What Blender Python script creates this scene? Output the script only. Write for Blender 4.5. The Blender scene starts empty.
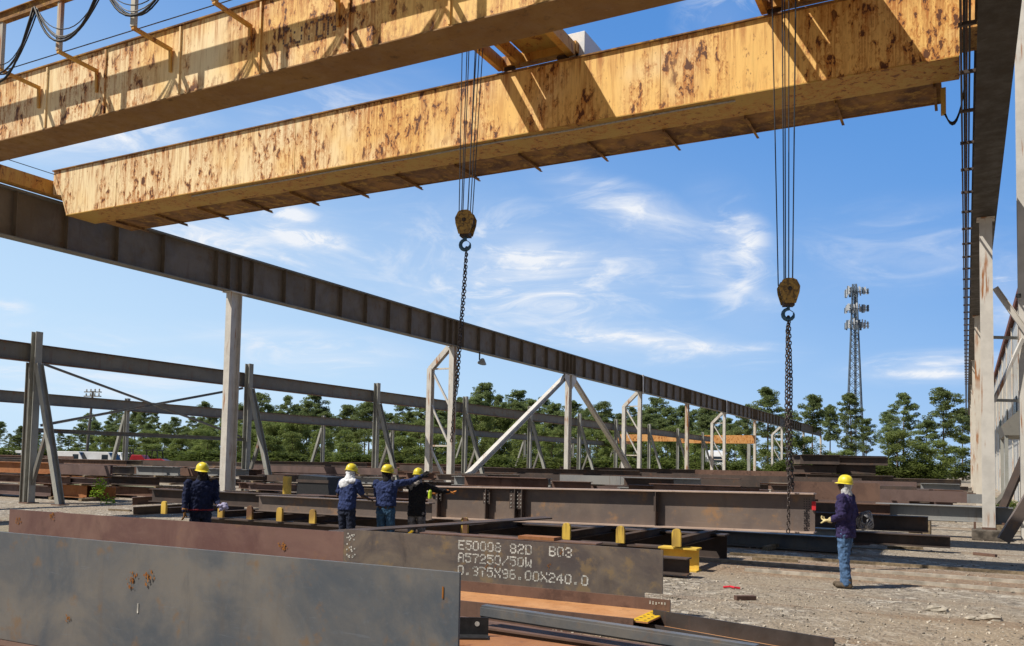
import bpy, bmesh, math, random
from math import sin, cos, pi, radians, sqrt, atan, atan2
from mathutils import Vector as V, Matrix, Euler
random.seed(7)
sc = bpy.context.scene
COL = sc.collection
LABELS = []

# ------------------------------------------------------------------ camera frame
f_ = 866.; CX = 512.; CY = 415.; EYE = 1.9
PIT = atan(48/f_); ROL = 0.0195; YAW = radians(27.7)
_dh = V((-sin(YAW), cos(YAW), 0)); _r0 = V((cos(YAW), sin(YAW), 0))
FW = _dh*cos(PIT)+V((0, 0, 1))*sin(PIT)
_u0 = _r0.cross(FW)
RT = _r0*cos(ROL)+_u0*sin(ROL); UP = -_r0*sin(ROL)+_u0*cos(ROL)
CAM = V((0, 0, EYE))
def ray(x, y): return FW+RT*((x-CX)/f_)+UP*((CY-y)/f_)
def atd(x, y, d): return CAM+ray(x, y)*d
def on(x, y, k, val):
    r = ray(x, y); return CAM+r*((val-CAM[k])/r[k])
def onY(x, Y, y=470): return on(x, y, 1, Y).x

# ------------------------------------------------------------------ materials
def newmat(name):
    m = bpy.data.materials.new(name); m.use_nodes = True
    nt = m.node_tree; b = nt.nodes['Principled BSDF']
    return m, nt, b
def N(nt, t, **kw):
    n = nt.nodes.new(t)
    for k, v in kw.items():
        if k.startswith('_'): setattr(n, k[1:], v)
        else: n.inputs[k.replace('__', ' ')].default_value = v
    return n
def L(nt, a, b): nt.links.new(a, b)
def coords(nt, scale=(1, 1, 1), rnd=True):
    tc = nt.nodes.new('ShaderNodeTexCoord'); out = tc.outputs['Object']
    if rnd:
        oi = nt.nodes.new('ShaderNodeObjectInfo')
        ml = N(nt, 'ShaderNodeMath', _operation='MULTIPLY'); ml.inputs[1].default_value = 37.0
        L(nt, oi.outputs['Random'], ml.inputs[0])
        ad = N(nt, 'ShaderNodeVectorMath', _operation='ADD')
        L(nt, out, ad.inputs[0]); L(nt, ml.outputs[0], ad.inputs[1]); out = ad.outputs[0]
    mp = N(nt, 'ShaderNodeMapping'); mp.inputs['Scale'].default_value = scale
    L(nt, out, mp.inputs['Vector']); return mp.outputs[0]
def noise(nt, vec, scale, detail=6, rough=.55, dist=0):
    n = N(nt, 'ShaderNodeTexNoise', Scale=scale, Detail=detail, Roughness=rough, Distortion=dist)
    L(nt, vec, n.inputs['Vector']); return n.outputs['Fac']
def ramp(nt, fac, lo, hi, a=0., b=1.):
    n = N(nt, 'ShaderNodeMapRange', _interpolation_type='SMOOTHSTEP')
    n.inputs['From Min'].default_value = lo; n.inputs['From Max'].default_value = hi
    n.inputs['To Min'].default_value = a; n.inputs['To Max'].default_value = b
    L(nt, fac, n.inputs['Value']); return n.outputs[0]
def mix(nt, fac, a, b, blend='MIX'):
    n = N(nt, 'ShaderNodeMix', _data_type='RGBA', _blend_type=blend)
    if isinstance(fac, (int, float)): n.inputs[0].default_value = fac
    else: L(nt, fac, n.inputs[0])
    for i, c in ((6, a), (7, b)):
        if isinstance(c, tuple): n.inputs[i].default_value = (*c[:3], 1)
        else: L(nt, c, n.inputs[i])
    return n.outputs[2]
def math_(nt, op, a, b=0.):
    n = N(nt, 'ShaderNodeMath', _operation=op)
    for i, c in ((0, a), (1, b)):
        if isinstance(c, (int, float)): n.inputs[i].default_value = c
        else: L(nt, c, n.inputs[i])
    return n.outputs[0]
def bump(nt, b, h, strength=.3, dist=.01):
    n = N(nt, 'ShaderNodeBump', Strength=strength, Distance=dist)
    L(nt, h, n.inputs['Height']); L(nt, n.outputs[0], b.inputs['Normal'])

MATS = {}
def steel(name, a, b_, rust=(.22, .09, .035), amount=.5, scale=1., rough=.6, streak=0.4, spec=.4):
    """mill steel: cloudy scale, rust patches, faint runs"""
    if name in MATS: return MATS[name]
    m, nt, b = newmat(name)
    v = coords(nt, (scale,)*3); vs = coords(nt, (scale*5, scale*5, scale*.5))
    n1 = noise(nt, v, 1.1, 9, .62, .6); n2 = noise(nt, v, 3.1, 10, .68); n3 = noise(nt, v, 28, 4, .6)
    n4 = noise(nt, vs, 1.6, 6, .6)
    c = mix(nt, ramp(nt, n1, .34, .66), a, b_)
    c = mix(nt, math_(nt, 'MULTIPLY', ramp(nt, n2, 1-amount-.04, 1-amount+.10), .75), c, rust)
    c = mix(nt, math_(nt, 'MULTIPLY', ramp(nt, n4, .55, .72), streak), c, tuple(x*.5+.02 for x in rust))
    scr = noise(nt, coords(nt, (scale*.9, scale*.9, scale*16)), 2.2, 3, .5, 2.2)
    c = mix(nt, math_(nt, 'MULTIPLY', ramp(nt, scr, .67, .73), .20), c, tuple(min(1, x*2.2+.04) for x in a))
    smg = noise(nt, coords(nt, (scale*2.2, scale*2.2, scale*.7)), 1.3, 8, .7, 1.)
    c = mix(nt, math_(nt, 'MULTIPLY', ramp(nt, smg, .56, .74), .40), c, tuple(x*.55 for x in a))
    k = tuple(min(1, x*1.55+.02) for x in a)
    c = mix(nt, math_(nt, 'MULTIPLY', ramp(nt, n3, .56, .75), .35), c, k)
    L(nt, c, b.inputs['Base Color'])
    L(nt, ramp(nt, n2, .3, .7, rough-.14, rough+.2), b.inputs['Roughness'])
    b.inputs['Specular IOR Level'].default_value = spec
    bump(nt, b, n2, .12, .02)
    MATS[name] = m; return m
def crane_paint(name, paint, paint2, amt=1.0, far=True):
    m, nt, b = newmat(name)
    v = coords(nt, rnd=False); vst = coords(nt, (5.5, 5.5, .55), rnd=False)
    big = noise(nt, v, .55, 3, .5)
    v2 = coords(nt, (1.2, 1.2, .62), rnd=False)
    spots = noise(nt, v2, 5.0, 9, .66, .3)
    vfine = coords(nt, (2.0, 2.0, .8), rnd=False)
    spots2 = noise(nt, vfine, 5.2, 8, .7)
    st = noise(nt, vst, 1.5, 5, .62)
    st2 = noise(nt, coords(nt, (15, 15, .9), rnd=False), 1.2, 4, .6)
    sx = nt.nodes.new('ShaderNodeSeparateXYZ'); L(nt, v, sx.inputs[0])
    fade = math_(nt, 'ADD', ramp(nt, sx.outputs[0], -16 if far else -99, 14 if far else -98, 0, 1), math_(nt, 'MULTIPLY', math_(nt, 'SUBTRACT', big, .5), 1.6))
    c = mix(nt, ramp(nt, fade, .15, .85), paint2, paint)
    c = mix(nt, math_(nt, 'MULTIPLY', ramp(nt, st2, .5, .75), .38), c, tuple(x*.62 for x in paint))
    bm_ = ramp(nt, big, .32, .52)
    stm = math_(nt, 'MULTIPLY', ramp(nt, st, .48, .62), math_(nt, 'ADD', math_(nt, 'MULTIPLY', bm_, .75), .12))
    c = mix(nt, math_(nt, 'MULTIPLY', stm, .5*amt), c, (.54, .24, .06))
    # runs below each rust spot: the same spot pattern sampled a little higher up
    mask = ramp(nt, noise(nt, coords(nt, (.9, .9, .35), rnd=False), .8, 4, .6), .40, .52)
    run = None
    for k in range(1, 9):
        ofs = N(nt, 'ShaderNodeVectorMath', _operation='ADD'); ofs.inputs[1].default_value = (0, 0, .030*k+.014*k*k); L(nt, v2, ofs.inputs[0])
        r_ = math_(nt, 'MULTIPLY', ramp(nt, noise(nt, ofs.outputs[0], 5.0, 9, .66, .3), .540, .585), 1-.085*k)
        run = r_ if run is None else math_(nt, 'MAXIMUM', run, r_)
    thin = ramp(nt, noise(nt, coords(nt, (22, 22, .8), rnd=False), 1.3, 4, .6), .42, .60, .15, 1.)
    run = math_(nt, 'MULTIPLY', math_(nt, 'MULTIPLY', run, thin), mask)
    # rust creeping down from the top flange and up from the bottom edge
    comb = ramp(nt, noise(nt, coords(nt, (9, 9, .5), rnd=False), 1.1, 6, .7), .47, .66)
    comb2 = ramp(nt, noise(nt, coords(nt, (3, 3, 1.2), rnd=False), 1.7, 7, .7), .50, .62)
    edge = math_(nt, 'MULTIPLY', ramp(nt, sx.outputs[2], .55, 1.60), comb)
    edge2 = math_(nt, 'MULTIPLY', ramp(nt, sx.outputs[2], .50, .02), comb2)
    if far:
        c = mix(nt, math_(nt, 'MULTIPLY', edge, .85), c, (.44, .155, .03))
        c = mix(nt, math_(nt, 'MULTIPLY', edge2, .65), c, (.30, .11, .04))
    c = mix(nt, math_(nt, 'MULTIPLY', run, .95*amt), c, (.42, .135, .025))
    c = mix(nt, math_(nt, 'MULTIPLY', ramp(nt, spots2, .60, .66), .7*amt), c, (.24, .08, .03))
    dark = math_(nt, 'MULTIPLY', ramp(nt, spots, .575, .600), mask)
    halo = math_(nt, 'MULTIPLY', ramp(nt, spots, .505, .57), mask)
    c = mix(nt, math_(nt, 'MULTIPLY', halo, .75*amt), c, (.52, .20, .04))
    c = mix(nt, math_(nt, 'MULTIPLY', dark, .92*amt), c, (.085, .028, .014))
    L(nt, c, b.inputs['Base Color']); b.inputs['Roughness'].default_value = .55
    b.inputs['Specular IOR Level'].default_value = .3
    bump(nt, b, spots, .25, .02); MATS[name] = m; return m
def painted(name, col, rust=(.33, .13, .04), amt=.5, rough=.55, dirt=.25):
    if name in MATS: return MATS[name]
    m, nt, b = newmat(name)
    v = coords(nt); vs = coords(nt, (6, 6, .45))
    n1 = noise(nt, v, 2.2, 8, .65); n2 = noise(nt, vs, 1.3, 6, .6); n3 = noise(nt, v, .5, 3)
    c = mix(nt, math_(nt, 'MULTIPLY', ramp(nt, n1, .35, .7), dirt), col, tuple(x*.55 for x in col))
    msk = math_(nt, 'MULTIPLY', ramp(nt, n2, 1-amt, 1-amt+.09), ramp(nt, n3, .42, .6))
    c = mix(nt, msk, c, rust)
    c = mix(nt, math_(nt, 'MULTIPLY', ramp(nt, n1, .70, .74), amt), c, (.12, .05, .03))
    L(nt, c, b.inputs['Base Color']); b.inputs['Roughness'].default_value = rough
    bump(nt, b, n1, .1, .01); MATS[name] = m; return m
def plain(name, col, rough=.6, var=.25, scale=20, spec=.4, metal=0):
    if name in MATS: return MATS[name]
    m, nt, b = newmat(name)
    n = noise(nt, coords(nt), scale, 5, .6)
    c = mix(nt, ramp(nt, n, .3, .7), tuple(x*(1-var) for x in col), tuple(min(1, x*(1+var)) for x in col))
    L(nt, c, b.inputs['Base Color']); b.inputs['Roughness'].default_value = rough
    b.inputs['Specular IOR Level'].default_value = spec; b.inputs['Metallic'].default_value = metal
    bump(nt, b, n, .15, .005); MATS[name] = m; return m

M_YEL = crane_paint('yellow crane paint', (.91, .57, .18), (.94, .76, .46))
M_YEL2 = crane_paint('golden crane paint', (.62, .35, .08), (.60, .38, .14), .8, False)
M_YELU = crane_paint('shade toned crane paint', (.52, .33, .08), (.54, .35, .11), .8, False)  # far girder's underside shade put into a darker paint; other small parts reuse it
M_YELD = steel('shade brown underside paint', (.23, .115, .035), (.28, .15, .045), (.03, .015, .012), .37, .8, .7, .3)  # shade below the near girder painted in as a dark brown base
M_WALK = steel('rusted walkway', (.34, .17, .05), (.10, .045, .022), (.50, .30, .08), .45, 1.2, .8)
M_RUN = steel('brown runway steel', (.14, .108, .075), (.185, .145, .105), (.16, .08, .04), .38, .8, .65)
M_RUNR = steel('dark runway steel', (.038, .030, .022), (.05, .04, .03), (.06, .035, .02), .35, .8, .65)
M_GALV = steel('grey structural steel', (.27, .275, .25), (.35, .35, .32), (.26, .17, .11), .38, 1.2, .6)
M_GALB = steel('weathered grey beam', (.17, .165, .15), (.21, .20, .175), (.27, .12, .06), .40, .7, .6)
M_WHT = painted('chalky white paint', (.64, .61, .56), amt=.44, dirt=.4)
M_FLG = steel('sunlit flange tone', (.42, .31, .25), (.50, .38, .31), (.36, .2, .12), .35, 1., .5)  # sunlight on the long girder's flanges put into a paler colour
M_WHT2 = painted('rusty white paint', (.62, .57, .49), amt=.50)
M_MILL = steel('blue grey mill plate', (.068, .082, .102), (.16, .148, .135), (.18, .11, .055), .41, .9, .42, .2, .5)
M_PURP = steel('purple brown primed plate', (.115, .055, .050), (.185, .105, .085), (.25, .13, .06), .38, .7, .6, .2)
M_GREY = steel('grey brown scale plate', (.085, .070, .068), (.17, .135, .105), (.22, .15, .075), .43, 1.3, .5, .2)
M_RUST = steel('orange rust beam', (.26, .10, .035), (.34, .15, .06), (.16, .06, .03), .4, 1.2, .75)
M_BRN = steel('brown rust beam', (.115, .065, .048), (.165, .095, .068), (.075, .042, .033), .45, 1., .7)
M_DBRN = steel('dark brown beam', (.050, .038, .034), (.085, .060, .050), (.13, .07, .045), .42, 1., .7)
M_GIRD = steel('tan brown girder steel', (.118, .094, .086), (.20, .15, .118), (.33, .18, .08), .42, .55, .5, .3, .45)
M_STK = steel('dusty purple grey stock', (.10, .066, .060), (.15, .10, .09), (.19, .10, .06), .38, .9, .65)
M_DARK = steel('near black steel', (.032, .027, .025), (.055, .044, .04), (.14, .06, .03), .34, 1.2, .55)
M_BLUE = steel('pale grey beam', (.22, .225, .23), (.28, .28, .27), (.24, .13, .07), .33, .8, .5)
M_TIMB = plain('old timber', (.22, .17, .11), .9, .4, 14)
M_YPOST = painted('yellow stop paint', (.78, .52, .08), (.13, .06, .03), .64, .6, .5)
M_YSPRAY = plain('yellow marking spray', (.62, .38, .01), .7, .2)
M_CHALK = plain('white marking paint', (.47, .455, .42), .85, .45, 16)
M_BLACK = plain('black rubber', (.02, .02, .022), .6, .3)
M_ROPE = plain('greased wire rope', (.035, .038, .045), .5, .3)
M_CHAIN = plain('dark chain steel', (.075, .06, .055), .5, .5, 30, .5, .5)
M_HOOK = plain('blue hook paint', (.04, .11, .18), .45, .3)
M_CONC = plain('stained concrete', (.27, .25, .22), .9, .3, 8)
M_CORR = steel('corrugated sheet', (.42, .43, .42), (.50, .50, .48), (.30, .16, .09), .42, .5, .5, .5)
M_ROOFR = steel('rusted roof sheet', (.20, .07, .04), (.13, .05, .035), (.08, .04, .03), .4, .8, .8)

# ------------------------------------------------------------------ mesh builder
class MB:
    def __init__(s): s.v = []; s.f = []; s.sm = False
    def add(s, vs, fs):
        o = len(s.v); s.v += [V(p) for p in vs]; s.f += [tuple(i+o for i in q) for q in fs]; return s
    def box(s, x0, x1, y0, y1, z0, z1):
        return s.add([(x, y, z) for x in (x0, x1) for y in (y0, y1) for z in (z0, z1)],
                     [(0, 1, 3, 2), (4, 6, 7, 5), (0, 4, 5, 1), (2, 3, 7, 6), (0, 2, 6, 4), (1, 5, 7, 3)])
    def frame(s, p, q, up):
        p = V(p); q = V(q); t = (q-p).normalized(); up = V(up)
        if abs(t.dot(up)) > .98: up = V((0, 1, 0)) if abs(t.y) < .9 else V((1, 0, 0))
        r = t.cross(up).normalized(); u = r.cross(t); return p, q, t, r, u
    def prof(s, p, q, poly, up=(0, 0, 1)):
        p, q, t, r, u = s.frame(p, q, up); n = len(poly)
        vs = [p+r*a+u*b for a, b in poly]+[q+r*a+u*b for a, b in poly]
        fs = [(i, (i+1) % n, n+(i+1) % n, n+i) for i in range(n)]
        fs += [tuple(range(n-1, -1, -1)), tuple(range(n, 2*n))]
        return s.add(vs, fs)
    def bar(s, p, q, w, h=None, up=(0, 0, 1)):
        h = w if h is None else h
        return s.prof(p, q, [(-w/2, -h/2), (w/2, -h/2), (w/2, h/2), (-w/2, h/2)], up)
    def ib(s, p, q, w, h, tf=.03, tw=.02, up=(0, 0, 1)):
        a, b, c, d = w/2, h/2, tw/2, h/2-tf
        return s.prof(p, q, [(-a, -b), (a, -b), (a, -d), (c, -d), (c, d), (a, d), (a, b), (-a, b), (-a, d), (-c, d), (-c, -d), (-a, -d)], up)
    def ang(s, p, q, w, h, t=.015, up=(0, 0, 1)):
        return s.prof(p, q, [(0, 0), (w, 0), (w, t), (t, t), (t, h), (0, h)], up)
    def chan(s, p, q, w, h, t=.02, up=(0, 0, 1)):
        return s.prof(p, q, [(0, 0), (w, 0), (w, t), (t, t), (t, h-t), (w, h-t), (w, h), (0, h)], up)
    def tube(s, pts, r, n=8, cap=True):
        pts = [V(p) for p in pts]; rs = r if isinstance(r, (list, tuple)) else [r]*len(pts)
        o = len(s.v); pr = None
        for i, p in enumerate(pts):
            t = (pts[min(i+1, len(pts)-1)]-pts[max(i-1, 0)]).normalized()
            if pr is None:
                pr = t.cross(V((0, 0, 1)) if abs(t.z) < .9 else V((1, 0, 0))).normalized()
            pr = (pr-t*pr.dot(t)).normalized(); b = t.cross(pr)
            for k in range(n):
                a = 2*pi*k/n; s.v.append(p+(pr*cos(a)+b*sin(a))*rs[i])
        for i in range(len(pts)-1):
            for k in range(n):
                s.f.append((o+i*n+k, o+i*n+(k+1) % n, o+(i+1)*n+(k+1) % n, o+(i+1)*n+k))
        if cap:
            s.f.append(tuple(o+k for k in range(n-1, -1, -1))); e = o+(len(pts)-1)*n
            s.f.append(tuple(e+k for k in range(n)))
        return s
    def lathe(s, c, prof, axis=(0, 0, 1), n=20):
        c = V(c); ax = V(axis).normalized(); r = ax.orthogonal().normalized(); b = ax.cross(r); o = len(s.v)
        for rad, h in prof:
            for k in range(n):
                a = 2*pi*k/n; s.v.append(c+ax*h+(r*cos(a)+b*sin(a))*max(rad, 1e-4))
        for i in range(len(prof)-1):
            for k in range(n):
                s.f.append((o+i*n+k, o+i*n+(k+1) % n, o+(i+1)*n+(k+1) % n, o+(i+1)*n+k))
        s.f.append(tuple(o+k for k in range(n-1, -1, -1))); e = o+(len(prof)-1)*n
        s.f.append(tuple(e+k for k in range(n))); return s
    def ell(s, c, r, M=None, n=16, m=10):
        c = V(c); M = M or Matrix.Identity(3); o = len(s.v)
        s.v.append(c+M @ V((0, 0, -r[2])))
        for i in range(1, m):
            a = -pi/2+pi*i/m
            for k in range(n):
                t = 2*pi*k/n; s.v.append(c+M @ V((r[0]*cos(a)*cos(t), r[1]*cos(a)*sin(t), r[2]*sin(a))))
        s.v.append(c+M @ V((0, 0, r[2]))); e = len(s.v)-1
        for k in range(n):
            s.f.append((o, o+1+(k+1) % n, o+1+k)); s.f.append((e, e-n+k, e-n+(k+1) % n))
        for i in range(m-2):
            for k in range(n):
                q = o+1+i*n; s.f.append((q+k, q+(k+1) % n, q+n+(k+1) % n, q+n+k))
        return s
    def mesh(s, name, org=V((0, 0, 0))):
        me = bpy.data.meshes.new(name); me.from_pydata([p-org for p in s.v], [], s.f); me.update()
        bm = bmesh.new(); bm.from_mesh(me); bmesh.ops.recalc_face_normals(bm, faces=bm.faces); bm.to_mesh(me); bm.free()
        if s.sm:
            for p in me.polygons: p.use_smooth = True
        return me
    def build(s, name, mat, parent=None, base=None, bevel=0):
        org = worg(parent) if parent else (V(base) if base is not None else s.basept())
        o = bpy.data.objects.new(name, s.mesh(name, org)); COL.objects.link(o)
        if parent: o.parent = parent
        else: o.location = org
        if mat: o.data.materials.append(mat)
        if bevel:
            b = o.modifiers.new('bevel', 'BEVEL'); b.width = bevel; b.segments = 2; b.limit_method = 'ANGLE'
        return o
    def basept(s):
        xs = [p.x for p in s.v]; ys = [p.y for p in s.v]; zs = [p.z for p in s.v]
        return V(((min(xs)+max(xs))/2, (min(ys)+max(ys))/2, min(zs)))
def worg(o):
    p = V((0, 0, 0))
    while o is not None: p += o.location; o = o.parent
    return p
def tag(o, label=None, cat=None, group=None, kind=None):
    if label:
        o['label'] = label; o['kind'] = 'thing'; LABELS.append(label)
    if cat: o['category'] = cat
    if group: o['group'] = group
    if kind: o['kind'] = kind
    return o
def empty(name, loc, label, cat, group=None):
    o = bpy.data.objects.new(name, None); COL.objects.link(o); o.location = loc; o.empty_display_size = .2
    return tag(o, label, cat, group)
def copy_tree(o, loc=None, label=None, group=None, parent=None, rotz=None, scale=None):
    c = o.copy(); COL.objects.link(c)
    if parent is not None: c.parent = parent
    if loc is not None: c.location = loc
    if rotz is not None: c.rotation_euler = (0, 0, rotz)
    if scale is not None: c.scale = scale
    if label: c['label'] = label
    if group: c['group'] = group
    for ch in list(o.children): copy_tree(ch, parent=c)
    return c
#PART2
# ------------------------------------------------------------------ ground
def make_ground():
    m, nt, b = newmat('gravel ground')
    tc = nt.nodes.new('ShaderNodeTexCoord'); v = tc.outputs['Object']
    big = noise(nt, v, .12, 6, .6, .5); mid = noise(nt, v, .75, 8, .65); fine = noise(nt, v, 9, 8, .75); grit = noise(nt, v, 55, 3, .6)
    vo = N(nt, 'ShaderNodeTexVoronoi', Scale=22.); L(nt, v, vo.inputs['Vector'])
    vo2 = N(nt, 'ShaderNodeTexVoronoi', Scale=9.); L(nt, v, vo2.inputs['Vector'])
    sep = nt.nodes.new('ShaderNodeSeparateColor'); L(nt, vo.outputs['Color'], sep.inputs[0])
    grav = mix(nt, sep.outputs[0], (.11, .095, .078), (.44, .385, .32))
    sp2 = nt.nodes.new('ShaderNodeSeparateColor'); L(nt, vo2.outputs['Color'], sp2.inputs[0])
    grav = mix(nt, ramp(nt, sp2.outputs[1], .62, .95), grav, (.62, .57, .48)); grav = mix(nt, ramp(nt, sp2.outputs[2], .72, .95, 0, .7), grav, (.10, .085, .07))
    grav = mix(nt, ramp(nt, fine, .45, .66, 0, .7), grav, (.42, .37, .305))
    sand = mix(nt, ramp(nt, fine, .3, .7), (.27, .22, .165), (.41, .345, .265))
    c = mix(nt, ramp(nt, math_(nt, 'ADD', math_(nt, 'MULTIPLY', big, .6), math_(nt, 'MULTIPLY', mid, .4)), .44, .56), grav, sand)
    mp = N(nt, 'ShaderNodeMapping'); mp.inputs['Scale'].default_value = (.10, .75, 1); L(nt, v, mp.inputs['Vector'])
    trk = noise(nt, mp.outputs[0], 1.0, 7, .62)
    c = mix(nt, math_(nt, 'MULTIPLY', ramp(nt, trk, .52, .66), .75), c, (.235, .155, .10))
    c = mix(nt, math_(nt, 'MULTIPLY', ramp(nt, mid, .60, .74), .5), c, (.20, .16, .12))
    c = mix(nt, math_(nt, 'MULTIPLY', ramp(nt, grit, .60, .72), .4), c, (.62, .57, .48))
    c = mix(nt, math_(nt, 'MULTIPLY', ramp(nt, noise(nt, v, .05, 4, .6), .56, .66), .7), c, (.10, .13, .05))
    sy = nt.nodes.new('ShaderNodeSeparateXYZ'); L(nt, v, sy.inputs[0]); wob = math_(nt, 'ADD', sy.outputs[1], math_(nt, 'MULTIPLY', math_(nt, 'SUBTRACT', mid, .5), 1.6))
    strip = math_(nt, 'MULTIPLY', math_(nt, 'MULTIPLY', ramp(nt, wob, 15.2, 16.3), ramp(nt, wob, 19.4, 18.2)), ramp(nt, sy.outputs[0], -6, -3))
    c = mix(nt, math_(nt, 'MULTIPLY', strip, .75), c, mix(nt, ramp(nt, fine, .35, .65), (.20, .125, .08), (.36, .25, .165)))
    tan = math_(nt, 'MULTIPLY', ramp(nt, wob, 13.8, 11.5), ramp(nt, sy.outputs[0], -2.6, .2))
    c = mix(nt, math_(nt, 'MULTIPLY', tan, .30), c, (.46, .33, .20))
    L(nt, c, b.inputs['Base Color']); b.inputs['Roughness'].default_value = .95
    b.inputs['Specular IOR Level'].default_value = .1
    h = math_(nt, 'ADD', math_(nt, 'MULTIPLY', vo.outputs['Distance'], -.5), math_(nt, 'ADD', math_(nt, 'MULTIPLY', fine, 1.2), math_(nt, 'MULTIPLY', mid, 1.5)))
    bump(nt, b, h, .8, .06)
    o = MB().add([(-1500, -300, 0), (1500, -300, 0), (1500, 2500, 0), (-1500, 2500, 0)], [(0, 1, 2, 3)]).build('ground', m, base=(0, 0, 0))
    tag(o, kind='structure')
    # loose stones in the near yard
    r = random.Random(3); mb = MB()
    for i in range(14000):
        Y = 5+24*r.random()**1.5; X = r.uniform(-30, 3) if Y > 14 else r.uniform(-6, 2.5)
        s = r.choice([.009, .010, .012, .014, .017, .024])*r.uniform(.7, 1.3)
        a = r.random()*6.28; p = V((X, Y, s*.3))
        vs = [p+V((cos(a+k*2.1)*s*r.uniform(.7, 1.3), sin(a+k*2.1)*s*r.uniform(.7, 1.3), -s*.4)) for k in range(3)]
        vs += [p+V((cos(a+1+k*2.1)*s*r.uniform(.5, .9), sin(a+1+k*2.1)*s*r.uniform(.5, .9), s*r.uniform(.25, .6))) for k in range(3)]
        mb.add(vs, [(3, 4, 5), (0, 1, 3), (1, 4, 3), (1, 2, 4), (2, 5, 4), (2, 0, 5), (0, 3, 5)])
    ms = plain('loose stone', (.33, .29, .235), .9, .75, 3.1)
    tag(mb.build('gravel_stones', ms, base=(0, 0, 0)), 'loose pale gravel stones scattered over the yard', 'gravel', kind='stuff')
make_ground()

# ------------------------------------------------------------------ overhead crane
CR = empty('overhead_crane', (-14, 16.8, 10.14), 'rusty yellow double girder travelling crane spanning the yard overhead', 'overhead crane')
ZB, ZT = 10.14, 11.76
def girder(y0, y1, xl, mat, matu, endpoly):
    # web box with an end cut to the end truck
    xz = endpoly+[(-.05, ZB), (-.05, 10.66), (.32, 10.66), (.32, ZT)]
    mb = MB(); n = len(xz)
    mb.add([(x, y0, z) for x, z in xz]+[(x, y1, z) for x, z in xz],
           [tuple(range(n)), tuple(range(2*n-1, n-1, -1))]+[(i, n+i, n+(i+1) % n, (i+1) % n) for i in range(n)])
    g = mb.build('box_girder', mat, CR)
    MB().box(xz[0][0]-.02, .33, y0-.06, y1+.06, ZT+.002, ZT+.035).build('top_flange', M_WALK, g)
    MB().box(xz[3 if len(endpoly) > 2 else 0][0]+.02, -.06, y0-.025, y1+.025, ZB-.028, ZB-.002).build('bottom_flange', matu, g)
    rl = MB()
    rl.ib((xz[0][0]+.3, y1-.3 if y0 < 15 else y0+.35, ZT+.10), (.25, y1-.3 if y0 < 15 else y0+.35, ZT+.10), .10, .13, .03, .03)
    rl.build('trolley_rail', M_DBRN, g)
    return g
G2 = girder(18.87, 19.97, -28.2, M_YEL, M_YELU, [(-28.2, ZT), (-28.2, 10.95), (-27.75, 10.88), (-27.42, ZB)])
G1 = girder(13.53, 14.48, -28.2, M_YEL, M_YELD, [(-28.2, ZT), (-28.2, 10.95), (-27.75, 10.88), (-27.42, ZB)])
# walkway slung behind the far girder
wk = MB().box(-27.0, -.4, 20.0, 21.12, 10.12, 10.16).build('walkway', M_WALK, CR)
MB().box(-27.0, -.4, 21.12, 21.16, 10.10, 10.32).build('toe_plate', M_WALK, wk)
br = None
for i in range(14):
    x = -26.3+i*1.98
    if br is None:
        br = MB().ang((x, 19.98, 10.03), (x, 21.36, 10.03), .06, .085, .012).build('walkway_bracket', M_WALK, CR)
        bx = x
    else:
        c = br.copy(); COL.objects.link(c); c.parent = CR; c.location.x += x-bx
pipe = [V((-21.5+i*1.0, 19.0, 10.075+.012*sin(i*1.3))) for i in range(18)]
MB().tube(pipe, .022, 6).build('conduit', plain('grey conduit', (.33, .33, .32), .5), CR)
# end trucks on both runways
for x, nm in ((-28.45, 'end_truck'), (.52, 'end_truck')):
    t = MB().box(x-.2, x+.2, 12.6, 21.0, 10.97 if x < 0 else 11.0, 11.45).build(nm, M_YEL2, CR)
    for y in (13.0, 20.6):
        MB().lathe((x-.07, y, 11.10), [(.2, 0), (.24, .01), (.24, .03), (.2, .035), (.2, .13), (.24, .135), (.24, .15)], (1, 0, 0), 20).build('wheel', M_DBRN, t)
# vertical diaphragm seams / plates on the girder webs
for x in (-24.9, -17.2, -6.2): MB().box(x-.006, x+.006, 18.864, 18.869, ZB+.02, ZT-.02).build('web_seam', M_YELU, G2)
wl = MB(); rl_ = random.Random(4)
for i, ch in enumerate('OUTON'):
    g5 = {'O': '01110100011000110001100011000101110', 'U': '10001100011000110001100011000101110', 'T': '11111001000010000100001000010000100', 'N': '10001110011100110101100111001110001'}[ch]
    for r in range(7):
        for c in range(5):
            if g5[r*5+c] == '1' and rl_.random() < .72:
                cx = -12.75+i*.30+c*.048; cz = 10.98-r*.058; wl.box(cx-.022, cx+.022, 13.5285, 13.5295, cz-.026, cz+.026)
wl.build('worn_lettering', M_BRN, G1)
# worn maker's lettering plate area on the near girder (illegible in the photo: worn patch only)
# festoon track, droppers and brackets on the near girder
TY = 12.5
tr = MB(); tr.ib((-27.5, TY, 12.62), (.2, TY, 12.62), .14, .26, .02, .015); tr.build('festoon_track', M_WALK, CR)
drop = None
def dropper(x):
    d = MB(); d.bar((x, TY, 12.49), (x, TY, 11.33), .13, .09, (0, 1, 0)); d = d.build('track_dropper', painted('dropper paint', (.50, .46, .38)), CR)
    a = MB(); a.bar((x, TY-.03, 11.30), (x+.03, 13.50, 11.24), .09, .07); a.bar((x+.03, 13.47, 11.24), (x+.03, 13.50, 10.72), .07, .05, (0, 1, 0))
    a.build('bracket_arm', M_YEL2, d)
    st = MB(); st.bar((x+.3, 13.505, ZB+.02), (x+.3, 13.505, ZT-.02), .05, .035, (0, 1, 0)); st.build('stiffener', M_YEL, d)
for x in (-20.95, -18.72, -16.16, -13.7, -11.3, -8.9, -6.5, -4.1): dropper(x)
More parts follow.
